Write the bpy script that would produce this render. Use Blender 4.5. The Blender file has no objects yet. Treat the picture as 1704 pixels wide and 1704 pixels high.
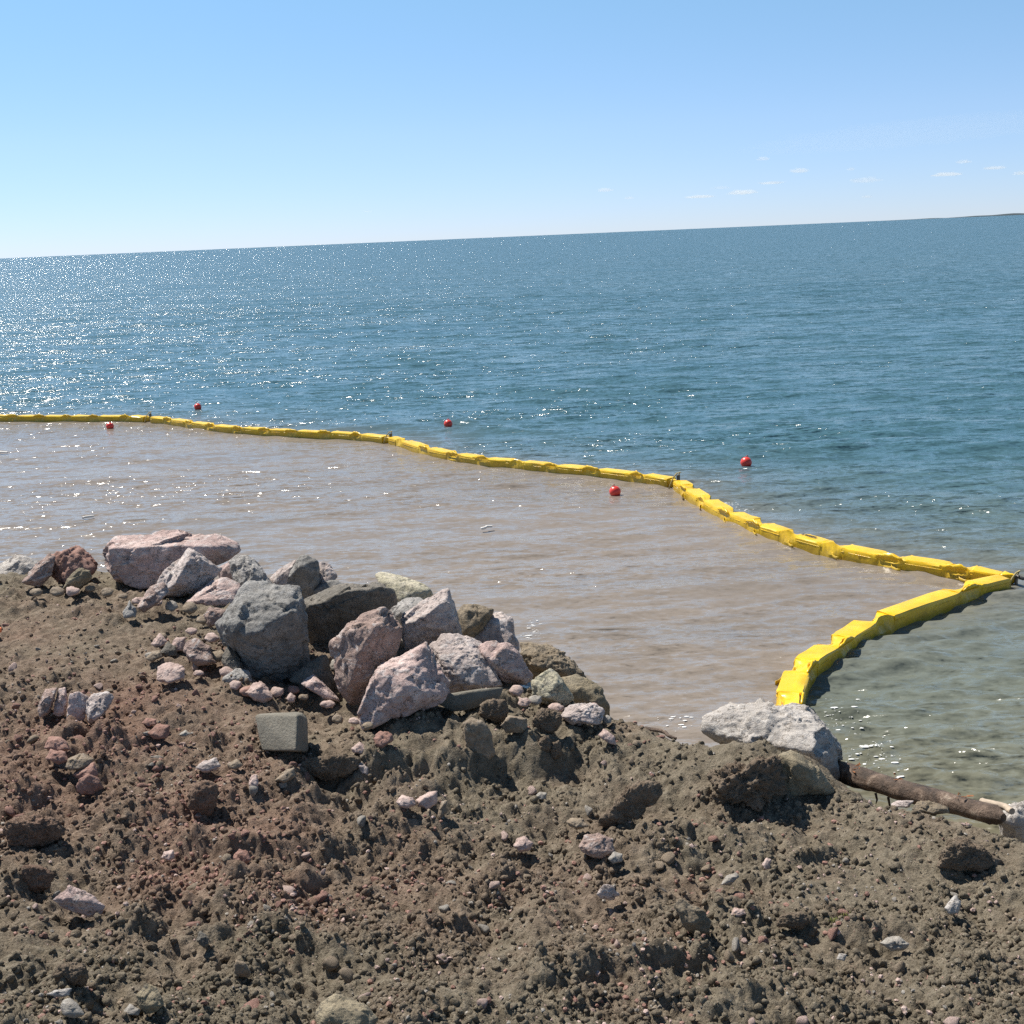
import bpy, bmesh, math, random
import numpy as np
from mathutils import Matrix, Vector

random.seed(7)
RNG = np.random.default_rng(11)
S = bpy.context.scene
COL = S.collection

# ------------------------------------------------------------------ camera
FPX = 2050.0                       # focal length in pixels of the 1704 px photograph
CAM_H = 6.0                        # eye height above the water
PITCH = math.atan(458.1 / FPX)
ROLL = math.radians(2.45)
Fw = np.array([0, math.cos(PITCH), -math.sin(PITCH)])
X0 = np.array([1.0, 0, 0]); U0 = np.array([0, math.sin(PITCH), math.cos(PITCH)])
Rt = math.cos(ROLL) * X0 - math.sin(ROLL) * U0
Up = math.sin(ROLL) * X0 + math.cos(ROLL) * U0
CAM = np.array([0, 0, CAM_H])
cd = bpy.data.cameras.new('camera')
cam = bpy.data.objects.new('camera', cd); COL.objects.link(cam)
cam.matrix_world = Matrix(((Rt[0], Up[0], -Fw[0], 0), (Rt[1], Up[1], -Fw[1], 0), (Rt[2], Up[2], -Fw[2], CAM_H), (0, 0, 0, 1)))
cd.sensor_width = 36; cd.sensor_fit = 'HORIZONTAL'; cd.lens = 36 * FPX / 1704
cd.clip_start = 0.1; cd.clip_end = 90000
S.camera = cam

# ------------------------------------------------------------------ sky, sun, exposure
SUN_AZ = math.radians(-46)         # from the view direction, to the left
SUN_EL = math.radians(55)
w = bpy.data.worlds.new('World'); S.world = w; w.use_nodes = True
nt = w.node_tree; nt.nodes.clear()
sky = nt.nodes.new('ShaderNodeTexSky'); sky.sky_type = 'NISHITA'; sky.sun_disc = False
sky.sun_elevation = SUN_EL; sky.sun_rotation = SUN_AZ
sky.altitude = 0; sky.air_density = 0.6; sky.dust_density = 0.0; sky.ozone_density = 6.0
bg = nt.nodes.new('ShaderNodeBackground'); bg.inputs['Strength'].default_value = 0.107
wo = nt.nodes.new('ShaderNodeOutputWorld')
tcw = nt.nodes.new('ShaderNodeTexCoord'); sz = nt.nodes.new('ShaderNodeSeparateXYZ'); nt.links.new(tcw.outputs['Generated'], sz.inputs[0])
cr0 = nt.nodes.new('ShaderNodeValToRGB'); e0 = cr0.color_ramp.elements
e0[0].position = 0.0; e0[0].color = (0.72, 0.69, 0.79, 1); e0[1].position = 0.22; e0[1].color = (1.32, 1.36, 1.08, 1)   # clear maritime air: whiter horizon, bluer above
e1 = e0.new(0.08); e1.color = (1.06, 0.965, 0.90, 1)
e2 = e0.new(0.6); e2.color = (0.95, 0.95, 0.80, 1)
nt.links.new(sz.outputs['Z'], cr0.inputs[0])
mx0 = nt.nodes.new('ShaderNodeMix'); mx0.data_type = 'RGBA'; mx0.blend_type = 'MULTIPLY'; mx0.inputs[0].default_value = 1
nt.links.new(sky.outputs[0], mx0.inputs[6]); nt.links.new(cr0.outputs[0], mx0.inputs[7]); nt.links.new(mx0.outputs[2], bg.inputs[0]); nt.links.new(bg.outputs[0], wo.inputs[0])
sd = bpy.data.lights.new('sun', 'SUN'); sd.energy = 5.0; sd.angle = math.radians(0.53); sd.color = (1.0, 0.95, 0.87)
sun = bpy.data.objects.new('sun', sd); COL.objects.link(sun)
SUNV = Vector((math.sin(SUN_AZ) * math.cos(SUN_EL), math.cos(SUN_AZ) * math.cos(SUN_EL), math.sin(SUN_EL)))
sun.rotation_euler = SUNV.to_track_quat('Z', 'Y').to_euler()
S.view_settings.view_transform = 'Standard'; S.view_settings.look = 'None'
S.view_settings.exposure = 0.5; S.view_settings.gamma = 1.0; S.view_settings.use_curve_mapping = False
S.cycles.use_denoising = False
S.cycles.max_bounces = 9; S.cycles.volume_bounces = 8; S.cycles.diffuse_bounces = 3; S.cycles.glossy_bounces = 3

# ------------------------------------------------------------------ picture measurements -> places
CROP = {'P': (0, 0, 1.0), 'A': (0, 840, 3.043), 'B': (340, 840, 3.043), 'C': (740, 960, 3.408), 'D': (1140, 1120, 2.918),
        'E': (0, 1240, 3.043), 'F': (500, 1240, 2.582), 'L': (1380, 1260, 5.259)}
def PX(tag, pts):
    ox, oy, s = CROP[tag]
    return np.array([(ox + x / s, oy + y / s) for x, y in pts], float)
def ray(px, py):
    px = np.asarray(px, float)[..., None]; py = np.asarray(py, float)[..., None]
    return Fw + (px - 852) / FPX * Rt - (py - 852) / FPX * Up
def at_z(px, py, z):
    d = ray(px, py); return CAM + d * ((z - CAM_H) / d[..., 2])[..., None]

# ------------------------------------------------------------------ noise (numpy)
def _h(ix, iy, iz, seed):
    h = (ix.astype(np.int64) * 374761393 + iy.astype(np.int64) * 668265263 + iz.astype(np.int64) * 2147483647 + seed * 974634777) & 0xFFFFFFFF
    h = ((h ^ (h >> 13)) * 1274126177) & 0xFFFFFFFF
    h = ((h ^ (h >> 16)) * 2246822519) & 0xFFFFFFFF
    return ((h ^ (h >> 15)) & 0xFFFFFF) / float(0x1000000)
def _f(t): return t * t * t * (t * (t * 6 - 15) + 10)
def n2(x, y, seed=0):
    ix = np.floor(x); iy = np.floor(y); fx = x - ix; fy = y - iy; z = np.zeros_like(ix)
    def g(a, b):
        an = _h(ix + a, iy + b, z, seed) * (2 * np.pi)
        return np.cos(an) * (fx - a) + np.sin(an) * (fy - b)
    u = _f(fx); v = _f(fy)
    a = g(0, 0) * (1 - u) + g(1, 0) * u; b = g(0, 1) * (1 - u) + g(1, 1) * u
    return (a * (1 - v) + b * v) * 1.5
def fbm2(x, y, seed=0, oc=4, gain=0.5):
    s = 0; a = 1
    for o in range(oc):
        s = s + a * n2(x, y, seed + o * 17); a *= gain; x = x * 2.03 + 3.1; y = y * 2.03 - 1.7
    return s
def n3(p, seed=0):
    i = np.floor(p); f = p - i; u = _f(f); r = 0
    for a in (0, 1):
        for b in (0, 1):
            for c in (0, 1):
                hx, hy, hz = i[:, 0] + a, i[:, 1] + b, i[:, 2] + c
                t = _h(hx, hy, hz, seed) * 2 * np.pi; z = _h(hx, hy, hz, seed + 91) * 2 - 1; q = np.sqrt(1 - z * z)
                d = q * np.cos(t) * (f[:, 0] - a) + q * np.sin(t) * (f[:, 1] - b) + z * (f[:, 2] - c)
                r = r + d * (u[:, 0] if a else 1 - u[:, 0]) * (u[:, 1] if b else 1 - u[:, 1]) * (u[:, 2] if c else 1 - u[:, 2])
    return r * 1.5
def fbm3(p, seed=0, oc=4, gain=0.5, ridge=False):
    s = 0; a = 1
    for o in range(oc):
        v = n3(p, seed + o * 13)
        s = s + a * ((0.45 - np.abs(v)) if ridge else v); a *= gain; p = p * 2.03 + 1.7
    return s
def crack3(p, seed=0):
    """cellular value: each cell a different step (chipped facets)"""
    i = np.floor(p); best = np.full(len(p), 9.0); val = np.zeros(len(p))
    for a in (-1, 0, 1):
        for b in (-1, 0, 1):
            for c in (-1, 0, 1):
                X, Y, Z = i[:, 0] + a, i[:, 1] + b, i[:, 2] + c
                q = np.stack([X + _h(X, Y, Z, seed), Y + _h(X, Y, Z, seed + 1), Z + _h(X, Y, Z, seed + 2)], 1) - p
                t = _h(X, Y, Z, seed + 3) * 6.28; zz = _h(X, Y, Z, seed + 4) * 2 - 1; rr = np.sqrt(1 - zz * zz)
                v = q[:, 0] * np.cos(t) * rr + q[:, 1] * np.sin(t) * rr + q[:, 2] * zz
                d = (q * q).sum(1); m = d < best
                best = np.where(m, d, best); val = np.where(m, v, val)
    return val
def lumps(x, y, cell, seed, prob=0.7, rmin=0.3, rmax=0.62, flat=0.8, soft=False):
    """height of half-buried round clods of about one cell, in metres"""
    x = x / cell; y = y / cell; ix = np.floor(x); iy = np.floor(y); z = np.zeros_like(ix); best = np.zeros_like(x)
    for a in (-1, 0, 1):
        for b in (-1, 0, 1):
            X, Y = ix + a, iy + b
            dx = X + _h(X, Y, z, seed) - x; dy = Y + _h(X, Y, z, seed + 1) - y
            r = rmin + (rmax - rmin) * _h(X, Y, z, seed + 2) ** 1.5
            on = _h(X, Y, z, seed + 3) < prob
            q = np.maximum(r * r - dx * dx - dy * dy, 0)
            v = (q / r * 0.8 if soft else np.sqrt(q)) * on
            best = np.maximum(best, v)
    return best * cell * flat
def sst(a, b, x):
    t = np.clip((x - a) / (b - a), 0, 1); return t * t * (3 - 2 * t)

# ------------------------------------------------------------------ mesh helpers
def mesh_obj(name, verts, faces, mat=None, parent=None, smooth=True, loc=None):
    me = bpy.data.meshes.new(name)
    verts = np.asarray(verts, np.float64)
    if loc is not None: verts = verts - np.asarray(loc)
    if isinstance(faces, np.ndarray):
        n, k = faces.shape
        me.vertices.add(len(verts)); me.vertices.foreach_set('co', verts.astype(np.float32).ravel())
        me.loops.add(n * k); me.loops.foreach_set('vertex_index', faces.astype(np.int32).ravel())
        me.polygons.add(n); me.polygons.foreach_set('loop_start', np.arange(0, n * k, k, dtype=np.int32))
        me.polygons.foreach_set('loop_total', np.full(n, k, np.int32))
        me.update(calc_edges=True); me.validate()
    else:
        me.from_pydata([tuple(v) for v in verts], [], faces)
    me.polygons.foreach_set('use_smooth', np.full(len(me.polygons), smooth, bool))
    me.update()
    if mat: me.materials.append(mat)
    o = bpy.data.objects.new(name, me); COL.objects.link(o)
    if loc is not None and parent is None: o.location = loc
    if parent is not None: o.parent = parent
    return o
def tag(o, label=None, cat=None, group=None, kind=None):
    for k, v in (('label', label), ('category', cat), ('group', group), ('kind', kind)):
        if v: o[k] = v
    return o
def attr(o, name, vals):
    a = o.data.attributes.new(name, 'FLOAT', 'POINT'); a.data.foreach_set('value', np.asarray(vals, np.float32))
def ico(sub):
    bm = bmesh.new(); bmesh.ops.create_icosphere(bm, subdivisions=sub, radius=1)
    v = np.array([x.co[:] for x in bm.verts]); f = np.array([[q.index for q in t.verts] for t in bm.faces]); bm.free()
    return v, f
ICO = {k: ico(k) for k in (1, 2, 3, 4, 5, 6)}
def hull_planes(pts):
    bm = bmesh.new()
    for p in pts: bm.verts.new(tuple(p))
    bmesh.ops.convex_hull(bm, input=bm.verts)
    c = pts.mean(0); N = []; D = []
    bm.faces.ensure_lookup_table()
    for f in bm.faces:
        a, b, q = [np.array(v.co) for v in f.verts[:3]]
        n = np.cross(b - a, q - a); L = np.linalg.norm(n)
        if L < 1e-10: continue
        n /= L; d = n @ (a - c)
        if d < 0: n, d = -n, -d
        N.append(n); D.append(max(d, 1e-3))
    bm.free(); return c, np.array(N), np.array(D)

# ------------------------------------------------------------------ materials
def nodes(name):
    m = bpy.data.materials.new(name); m.use_nodes = True; t = m.node_tree; t.nodes.clear()
    o = t.nodes.new('ShaderNodeOutputMaterial'); b = t.nodes.new('ShaderNodeBsdfPrincipled')
    t.links.new(b.outputs[0], o.inputs[0])
    return m, t, b
def N(t, typ, **kw):
    n = t.nodes.new(typ)
    for k, v in kw.items():
        if k in ('operation', 'blend_type', 'data_type', 'noise_dimensions', 'feature', 'attribute_name', 'musgrave_type', 'vector_type', 'clamp'):
            setattr(n, k, v)
        else:
            n.inputs[k].default_value = v
    return n
def noise(t, vec, scale, detail=4, rough=0.55, dist=0.0):
    n = N(t, 'ShaderNodeTexNoise', Scale=scale, Detail=detail, Roughness=rough, Distortion=dist)
    t.links.new(vec, n.inputs['Vector']); return n
def ramp(t, src, stops):
    r = t.nodes.new('ShaderNodeValToRGB'); e = r.color_ramp.elements
    while len(e) < len(stops): e.new(0.5)
    for i, (p, c) in enumerate(stops):
        e[i].position = p; e[i].color = (*c, 1) if len(c) == 3 else c
    t.links.new(src, r.inputs[0]); return r
def mix(t, fac, a, b, mode='MIX'):
    m = t.nodes.new('ShaderNodeMix'); m.data_type = 'RGBA'; m.blend_type = mode
    for sock, v in ((0, fac), (6, a), (7, b)):
        if hasattr(v, 'links'): t.links.new(v, m.inputs[sock])
        elif sock == 0: m.inputs[0].default_value = v
        else: m.inputs[sock].default_value = (*v, 1)
    return m.outputs[2]
def math_(t, op, a, b=0.0, clamp=False):
    m = t.nodes.new('ShaderNodeMath'); m.operation = op; m.use_clamp = clamp
    for i, v in ((0, a), (1, b)):
        if hasattr(v, 'links'): t.links.new(v, m.inputs[i])
        else: m.inputs[i].default_value = v
    return m.outputs[0]
def bump(t, h, dist, strength=1.0, prev=None):
    b = N(t, 'ShaderNodeBump', Strength=strength, Distance=dist)
    t.links.new(h, b.inputs['Height'])
    if prev: t.links.new(prev, b.inputs['Normal'])
    return b.outputs[0]

OLIVE = ((0.110, 0.090, 0.063), (0.200, 0.168, 0.122), (0.31, 0.265, 0.20))
REDD = ((0.120, 0.074, 0.053), (0.235, 0.150, 0.110), (0.35, 0.245, 0.19))
def dirt_mat(name, use_attr=True, red=0.3):
    m, t, b = nodes(name)
    pos = t.nodes.new('ShaderNodeNewGeometry').outputs['Position'] if use_attr else t.nodes.new('ShaderNodeTexCoord').outputs['Object']
    big = noise(t, pos, 1.3, 4, 0.6); mid = noise(t, pos, 9, 6, 0.65); fine = noise(t, pos, 70, 5, 0.7)
    f = math_(t, 'ADD', math_(t, 'MULTIPLY', mid.outputs[0], 0.55), math_(t, 'MULTIPLY', fine.outputs[0], 0.45))
    ol = ramp(t, f, [(0.36, OLIVE[0]), (0.5, OLIVE[1]), (0.66, OLIVE[2])]).outputs[0]
    rd = ramp(t, f, [(0.36, REDD[0]), (0.5, REDD[1]), (0.66, REDD[2])]).outputs[0]
    if use_attr:
        a = N(t, 'ShaderNodeAttribute', attribute_name='red').outputs['Fac']
        rf = math_(t, 'ADD', a, math_(t, 'MULTIPLY', math_(t, 'SUBTRACT', big.outputs[0], 0.5), 1.3), True)
    else:
        oi = t.nodes.new('ShaderNodeObjectInfo')
        rf = math_(t, 'MULTIPLY', big.outputs[0], red * 2, True)
    c = mix(t, rf, ol, rd)
    # pale grit
    vo = N(t, 'ShaderNodeTexVoronoi', Scale=55.0); t.links.new(pos, vo.inputs['Vector'])
    sep = t.nodes.new('ShaderNodeSeparateColor'); t.links.new(vo.outputs['Color'], sep.inputs[0])
    g = math_(t, 'MULTIPLY', math_(t, 'GREATER_THAN', sep.outputs[0], 0.86), math_(t, 'LESS_THAN', vo.outputs['Distance'], 0.33))
    c = mix(t, math_(t, 'MULTIPLY', g, 0.75), c, mix(t, sep.outputs[1], (0.30, 0.25, 0.2), (0.22, 0.14, 0.11)))
    if use_attr:   # soaked band at the waterline
        sx = t.nodes.new('ShaderNodeSeparateXYZ'); t.links.new(pos, sx.inputs[0])
        wet = N(t, 'ShaderNodeMapRange'); wet.inputs['From Min'].default_value = 0.22; wet.inputs['From Max'].default_value = 0.04
        t.links.new(math_(t, 'ADD', sx.outputs[2], math_(t, 'MULTIPLY', math_(t, 'SUBTRACT', mid.outputs[0], 0.5), 0.25)), wet.inputs['Value'])
        c = mix(t, math_(t, 'MULTIPLY', wet.outputs[0], 0.6), c, (0.05, 0.042, 0.03))
    t.links.new(c, b.inputs['Base Color']); b.inputs['Roughness'].default_value = 0.95
    b.inputs['Specular IOR Level'].default_value = 0.15
    n1 = bump(t, mid.outputs[0], 0.05, 0.9); n2_ = bump(t, fine.outputs[0], 0.018, 1.0, n1)
    n3_ = bump(t, math_(t, 'MULTIPLY', g, 1.0), 0.004, 1.0, n2_)
    t.links.new(n3_, b.inputs['Normal'])
    return m

def rock_mat(name, lo, mid_, hi, vein=(0.5, 0.46, 0.44), veins=0.35, dark=(0.07, 0.065, 0.06), dust=0.25, fs=1.0):
    m, t, b = nodes(name)
    tc = t.nodes.new('ShaderNodeTexCoord'); oi = t.nodes.new('ShaderNodeObjectInfo')
    va = N(t, 'ShaderNodeVectorMath', operation='ADD'); t.links.new(tc.outputs['Object'], va.inputs[0])
    sc = N(t, 'ShaderNodeVectorMath', operation='SCALE', Scale=37.0)
    cx = t.nodes.new('ShaderNodeCombineXYZ')
    for i in range(3): t.links.new(oi.outputs['Random'], cx.inputs[i])
    t.links.new(cx.outputs[0], sc.inputs[0]); t.links.new(sc.outputs[0], va.inputs[1]); pos = va.outputs[0]
    big = noise(t, pos, 2.2 * fs, 6, 0.62, 0.6); med = noise(t, pos, 11 * fs, 7, 0.68, 0.3); fine = noise(t, pos, 60 * fs, 5, 0.75)
    f = math_(t, 'ADD', math_(t, 'MULTIPLY', big.outputs[0], 0.5), math_(t, 'ADD', math_(t, 'MULTIPLY', med.outputs[0], 0.32), math_(t, 'MULTIPLY', fine.outputs[0], 0.18)))
    c = ramp(t, f, [(0.34, lo), (0.5, mid_), (0.65, hi)]).outputs[0]
    st = N(t, 'ShaderNodeMapping'); st.inputs['Scale'].default_value = (1.0, 1.0, 2.6); st.inputs['Rotation'].default_value = (0.6, 0.5, 0.2)
    t.links.new(pos, st.inputs[0])
    vn = noise(t, st.outputs[0], 4.5 * fs, 8, 0.7, 1.2)
    vf = ramp(t, vn.outputs[0], [(0.53, (0, 0, 0)), (0.60, (1, 1, 1)), (0.68, (0.2, 0.2, 0.2))]).outputs[0]
    c = mix(t, math_(t, 'MULTIPLY', vf, veins), c, vein)
    sp = noise(t, pos, 26 * fs, 4, 0.7)
    df = ramp(t, sp.outputs[0], [(0.34, (1, 1, 1)), (0.42, (0, 0, 0))]).outputs[0]
    c = mix(t, math_(t, 'MULTIPLY', df, 0.75), c, dark)
    dn = noise(t, pos, 3.4 * fs, 5, 0.7)
    ds = ramp(t, dn.outputs[0], [(0.52, (0, 0, 0)), (0.66, (1, 1, 1))]).outputs[0]
    c = mix(t, math_(t, 'MULTIPLY', ds, dust), c, (0.17, 0.135, 0.095))
    ck = None
    if fs == 1.0:   # hairline fractures
        wv = N(t, 'ShaderNodeVectorMath', operation='MULTIPLY_ADD'); t.links.new(med.outputs['Color'], wv.inputs[0]); wv.inputs[1].default_value = (.35, .35, .35); t.links.new(pos, wv.inputs[2])
        vo = N(t, 'ShaderNodeTexVoronoi', feature='DISTANCE_TO_EDGE', Scale=2.3); t.links.new(wv.outputs[0], vo.inputs['Vector'])
        ck = ramp(t, vo.outputs['Distance'], [(0.0, (0, 0, 0)), (0.022, (1, 1, 1))]).outputs[0]
        c = mix(t, math_(t, 'MULTIPLY', math_(t, 'SUBTRACT', 1.0, ck), math_(t, 'GREATER_THAN', big.outputs[0], 0.47)), c, dark)
    t.links.new(c, b.inputs['Base Color'])
    b.inputs['Roughness'].default_value = 0.8; b.inputs['Specular IOR Level'].default_value = 0.3
    nn = bump(t, med.outputs[0], 0.035 / fs, 0.8); nn = bump(t, fine.outputs[0], 0.009 / fs, 0.8, nn)
    nn = bump(t, vn.outputs[0], 0.05 / fs, 0.6, nn)
    t.links.new(nn, b.inputs['Normal'])
    return m

M = {}
M['dirt'] = dirt_mat('dirt')
M['clod'] = dirt_mat('clod_dirt', False, 0.35)
M['clodred'] = dirt_mat('clod_red_dirt', False, 0.9)
M['pink'] = rock_mat('pink_granite', (0.270, 0.190, 0.168), (0.531, 0.387, 0.347), (0.764, 0.618, 0.558), vein=(0.66, 0.62, 0.59), veins=0.6)
M['pinkgrey'] = rock_mat('pink_grey_granite', (0.230, 0.183, 0.168), (0.485, 0.403, 0.367), (0.717, 0.618, 0.566), vein=(0.66, 0.62, 0.59), veins=0.6)
M['brownpink'] = rock_mat('brown_pink_granite', (0.189, 0.131, 0.105), (0.375, 0.265, 0.223), (0.573, 0.448, 0.389), vein=(0.66, 0.62, 0.59), veins=0.6)
M['grey'] = rock_mat('grey_green_rock', (0.115, 0.108, 0.100), (0.246, 0.235, 0.218), (0.450, 0.431, 0.406), vein=(0.36, 0.36, 0.34), veins=0.3, dust=0.15)
M['lightgrey'] = rock_mat('pale_grey_rock', (0.22, 0.205, 0.19), (0.36, 0.34, 0.315), (0.52, 0.495, 0.465), veins=0.35, dust=0.15)
M['dark'] = rock_mat('dark_grey_brown_rock', (0.087, 0.079, 0.066), (0.173, 0.154, 0.126), (0.293, 0.256, 0.217), vein=(0.32, 0.30, 0.27), veins=0.2)
M['white'] = rock_mat('white_limestone', (0.30, 0.27, 0.24), (0.47, 0.43, 0.39), (0.60, 0.555, 0.51), vein=(0.7, 0.67, 0.62), veins=0.3, dark=(0.16, 0.13, 0.10), dust=0.12)
M['yellowish'] = rock_mat('yellow_grey_rock', (0.293, 0.269, 0.180), (0.479, 0.435, 0.313), (0.666, 0.602, 0.457), veins=0.3)
M['olive'] = rock_mat('olive_brown_rock', (0.173, 0.141, 0.090), (0.293, 0.243, 0.162), (0.439, 0.371, 0.253), vein=(0.38, 0.34, 0.26), veins=0.25)
M['rust'] = rock_mat('weathered_brown_rock', (0.14, 0.105, 0.065), (0.26, 0.205, 0.14), (0.40, 0.33, 0.24), vein=(0.42, 0.36, 0.27), veins=0.3)
M['red'] = rock_mat('red_brown_stone', (0.174, 0.091, 0.068), (0.308, 0.169, 0.130), (0.469, 0.286, 0.228), vein=(0.42, 0.31, 0.28), veins=0.25, fs=3)
M['stonegrey'] = rock_mat('grey_stone', (0.19, 0.17, 0.145), (0.32, 0.29, 0.25), (0.48, 0.445, 0.39), veins=0.2, fs=4)
M['stonepink'] = rock_mat('pale_pink_stone', (0.321, 0.221, 0.185), (0.482, 0.351, 0.303), (0.670, 0.533, 0.469), veins=0.25, fs=4)
M['stonebrown'] = rock_mat('brown_stone', (0.147, 0.111, 0.074), (0.254, 0.195, 0.136), (0.402, 0.325, 0.235), veins=0.2, dust=0.4, fs=4)
M['concrete'] = rock_mat('old_concrete', (0.16, 0.145, 0.115), (0.20, 0.182, 0.146), (0.25, 0.228, 0.185), vein=(0.27, 0.25, 0.2), veins=0.08, dark=(0.11, 0.10, 0.08), dust=0.3, fs=2.5)

# ------------------------------------------------------------------ ground shape
CTRL = [(-400, 1000, 1.7), (0, 985, 1.65), (200, 1010, 1.7), (400, 1060, 1.7), (0, 1150, 1.75), (250, 1150, 1.7), (470, 1250, 1.66), (620, 1220, 1.6), (560, 1050, 1.6),
        (700, 1190, 1.6), (850, 1165, 1.5), (950, 1180, 1.4), (1050, 1205, 1.25),
        (480, 1275, 1.65), (650, 1262, 1.62), (750, 1205, 1.66), (880, 1200, 1.55), (980, 1210, 1.42),
        (480, 1350, 1.2), (560, 1340, 1.14), (640, 1345, 1.08), (720, 1330, 1.08), (790, 1325, 1.08), (870, 1310, 1.06), (950, 1305, 1.06),
        (100, 1250, 1.65), (150, 1330, 1.5), (300, 1320, 1.45), (50, 1410, 1.42), (250, 1450, 1.3),
        (600, 1450, 1.2), (800, 1450, 1.15), (900, 1390, 1.15),
        (1150, 1240, 1.38), (1250, 1232, 1.5), (1330, 1262, 1.32), (1230, 1275, 1.46), (1240, 1350, 1.1), (1340, 1350, 1.12), (1110, 1340, 1.15), (1060, 1280, 1.22),
        (1450, 1350, 1.25), (1600, 1390, 1.3), (1760, 1410, 1.3), (1400, 1420, 1.15), (1600, 1480, 1.15), (1200, 1450, 1.15), (1500, 1550, 1.2),
        (-200, 1550, 1.6), (0, 1560, 1.6), (0, 1700, 1.9), (300, 1600, 1.5), (300, 1700, 1.75), (600, 1600, 1.4), (600, 1700, 1.6), (900, 1700, 1.5), (1200, 1600, 1.3),
        (1200, 1700, 1.45), (1600, 1650, 1.35), (1760, 1700, 1.45), (-400, 1250, 1.75), (2000, 1450, 1.3)]
EDGE_PX = [(0, 950, 1.62), (150, 942, 1.62), (300, 962, 1.6), (420, 985, 1.55), (560, 1020, 1.5), (700, 1075, 1.5), (860, 1130, 1.42), (1000, 1178, 1.3), (1060, 1200, 1.22),
           (1130, 1230, 1.3), (1180, 1226, 1.42), (1260, 1214, 1.5), (1330, 1238, 1.4), (1390, 1300, 1.2), (1460, 1332, 1.2), (1530, 1346, 1.22), (1640, 1366, 1.25), (1704, 1388, 1.28)]
CW = np.array([at_z(a, b, z) for a, b, z in CTRL + EDGE_PX])
EW = np.array([at_z(a, b, z) for a, b, z in EDGE_PX])
EW = np.vstack([[-60, EW[0, 1] + 6, 1.6], [-12, EW[0, 1] + 1.0, 1.6], EW, EW[-1] + [2.5, -1.0, 0], [14, 2.0, 1.3], [60, -6, 1.3]])
def edge_dist(x, y):
    """signed distance to the crest of the bank, positive on the water side"""
    best = np.full(x.shape, 1e9); sgn = np.ones(x.shape)
    for a, b in zip(EW[:-1, :2], EW[1:, :2]):
        d = b - a; L2 = d @ d
        t = np.clip(((x - a[0]) * d[0] + (y - a[1]) * d[1]) / L2, 0, 1)
        qx = x - a[0] - t * d[0]; qy = y - a[1] - t * d[1]; q = qx * qx + qy * qy
        s = np.where(d[0] * (y - a[1]) - d[1] * (x - a[0]) > 0, 1.0, -1.0)
        m = q < best; best = np.where(m, q, best); sgn = np.where(m, s, sgn)
    return np.sqrt(best) * sgn
def base_z(x, y, edge=None):
    x = np.asarray(x, float); y = np.asarray(y, float)
    wsum = np.full(x.shape, 1e-9); zs = np.zeros(x.shape)
    for cx, cy, cz in CW:
        d2 = (x - cx) ** 2 + (y - cy) ** 2
        ww = 1.0 / (d2 + 0.045) ** 1.6
        wsum = wsum + ww; zs = zs + ww * cz
    z = zs / wsum
    d = edge_dist(x, y) if edge is None else edge
    drop = np.maximum(d + 0.05, 0)
    return np.maximum(z - drop * 0.62 - 0.25 * drop * drop / (drop + 0.6), -1.6)
RED_PX = [(150, 1250, 1.0, 1.6), (350, 1330, 0.9, 1.2), (300, 1420, 0.9, 0.9), (80, 1330, 0.9, 1.0), (650, 1380, 0.55, 0.8), (950, 1420, 0.45, 0.9), (100, 1120, 0.45, 1.5),
          (480, 1450, 0.7, 0.7), (400, 1120, 0.55, 1.2), (600, 1280, 0.35, .6), (200, 1200, 1.0, 1.2), (60, 1060, .5, 1.5), (450, 1350, .9, .8), (1150, 1400, 0.3, 0.5), (700, 1500, .35, .6)]
def red_map(x, y):
    r = np.zeros(x.shape)
    for px, py, k, rad in RED_PX:
        p = at_z(px, py, 1.45); r = np.maximum(r, k * np.exp(-(((x - p[0]) ** 2 + (y - p[1]) ** 2) / rad ** 2)))
    return np.clip(r, 0, 1)
SMOOTH_PX = [(60, 1045, 0.8, 0.35), (1200, 1240, 0.35, 0.6), (1480, 1400, 0.9, 0.55), (1120, 1300, .3, .5), (560, 1215, 0.4, 0.6), (150, 1100, 1.2, 0.5), (350, 1180, .6, .5), (1640, 1520, .6, .3),(20,1680,.7,.4),(700,1620,.6,.35)]
def rough_map(x, y):
    r = np.zeros(x.shape)
    for px, py, rad, k in SMOOTH_PX:
        p = at_z(px, py, 1.45); r = np.maximum(r, k * np.exp(-(((x - p[0]) ** 2 + (y - p[1]) ** 2) / rad ** 2)))
    return 1 - r
RIDGES = [([(880, 1640), (980, 1608), (1080, 1585), (1155, 1560)], .10, .10), ([(200, 1478), (300, 1500), (400, 1492), (480, 1530)], .09, .12), ([(340, 1568), (450, 1552), (560, 1590)], .09, .10),
          ([(1190, 1445), (1290, 1480), (1390, 1520), (1500, 1498)], .09, .12), ([(640, 1505), (720, 1520), (780, 1508)], .07, .08), ([(1180, 1350), (1290, 1395), (1390, 1372)], .08, .10),
          ([(1000, 1660), (1150, 1680), (1290, 1650)], .08, .1), ([(20, 1480), (60, 1540)], .08, .1), ([(1440, 1560), (1560, 1545), (1660, 1575)], .06, .1),
          ([(300, 1385), (420, 1400), (540, 1390)], .06, .1), ([(540, 1320), (600, 1300), (720, 1310)], .10, .12)]
RIDGE_W = [(np.array([at_z(a, b, 1.35)[:2] for a, b in pl]), h, w_) for pl, h, w_ in RIDGES]
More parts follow.
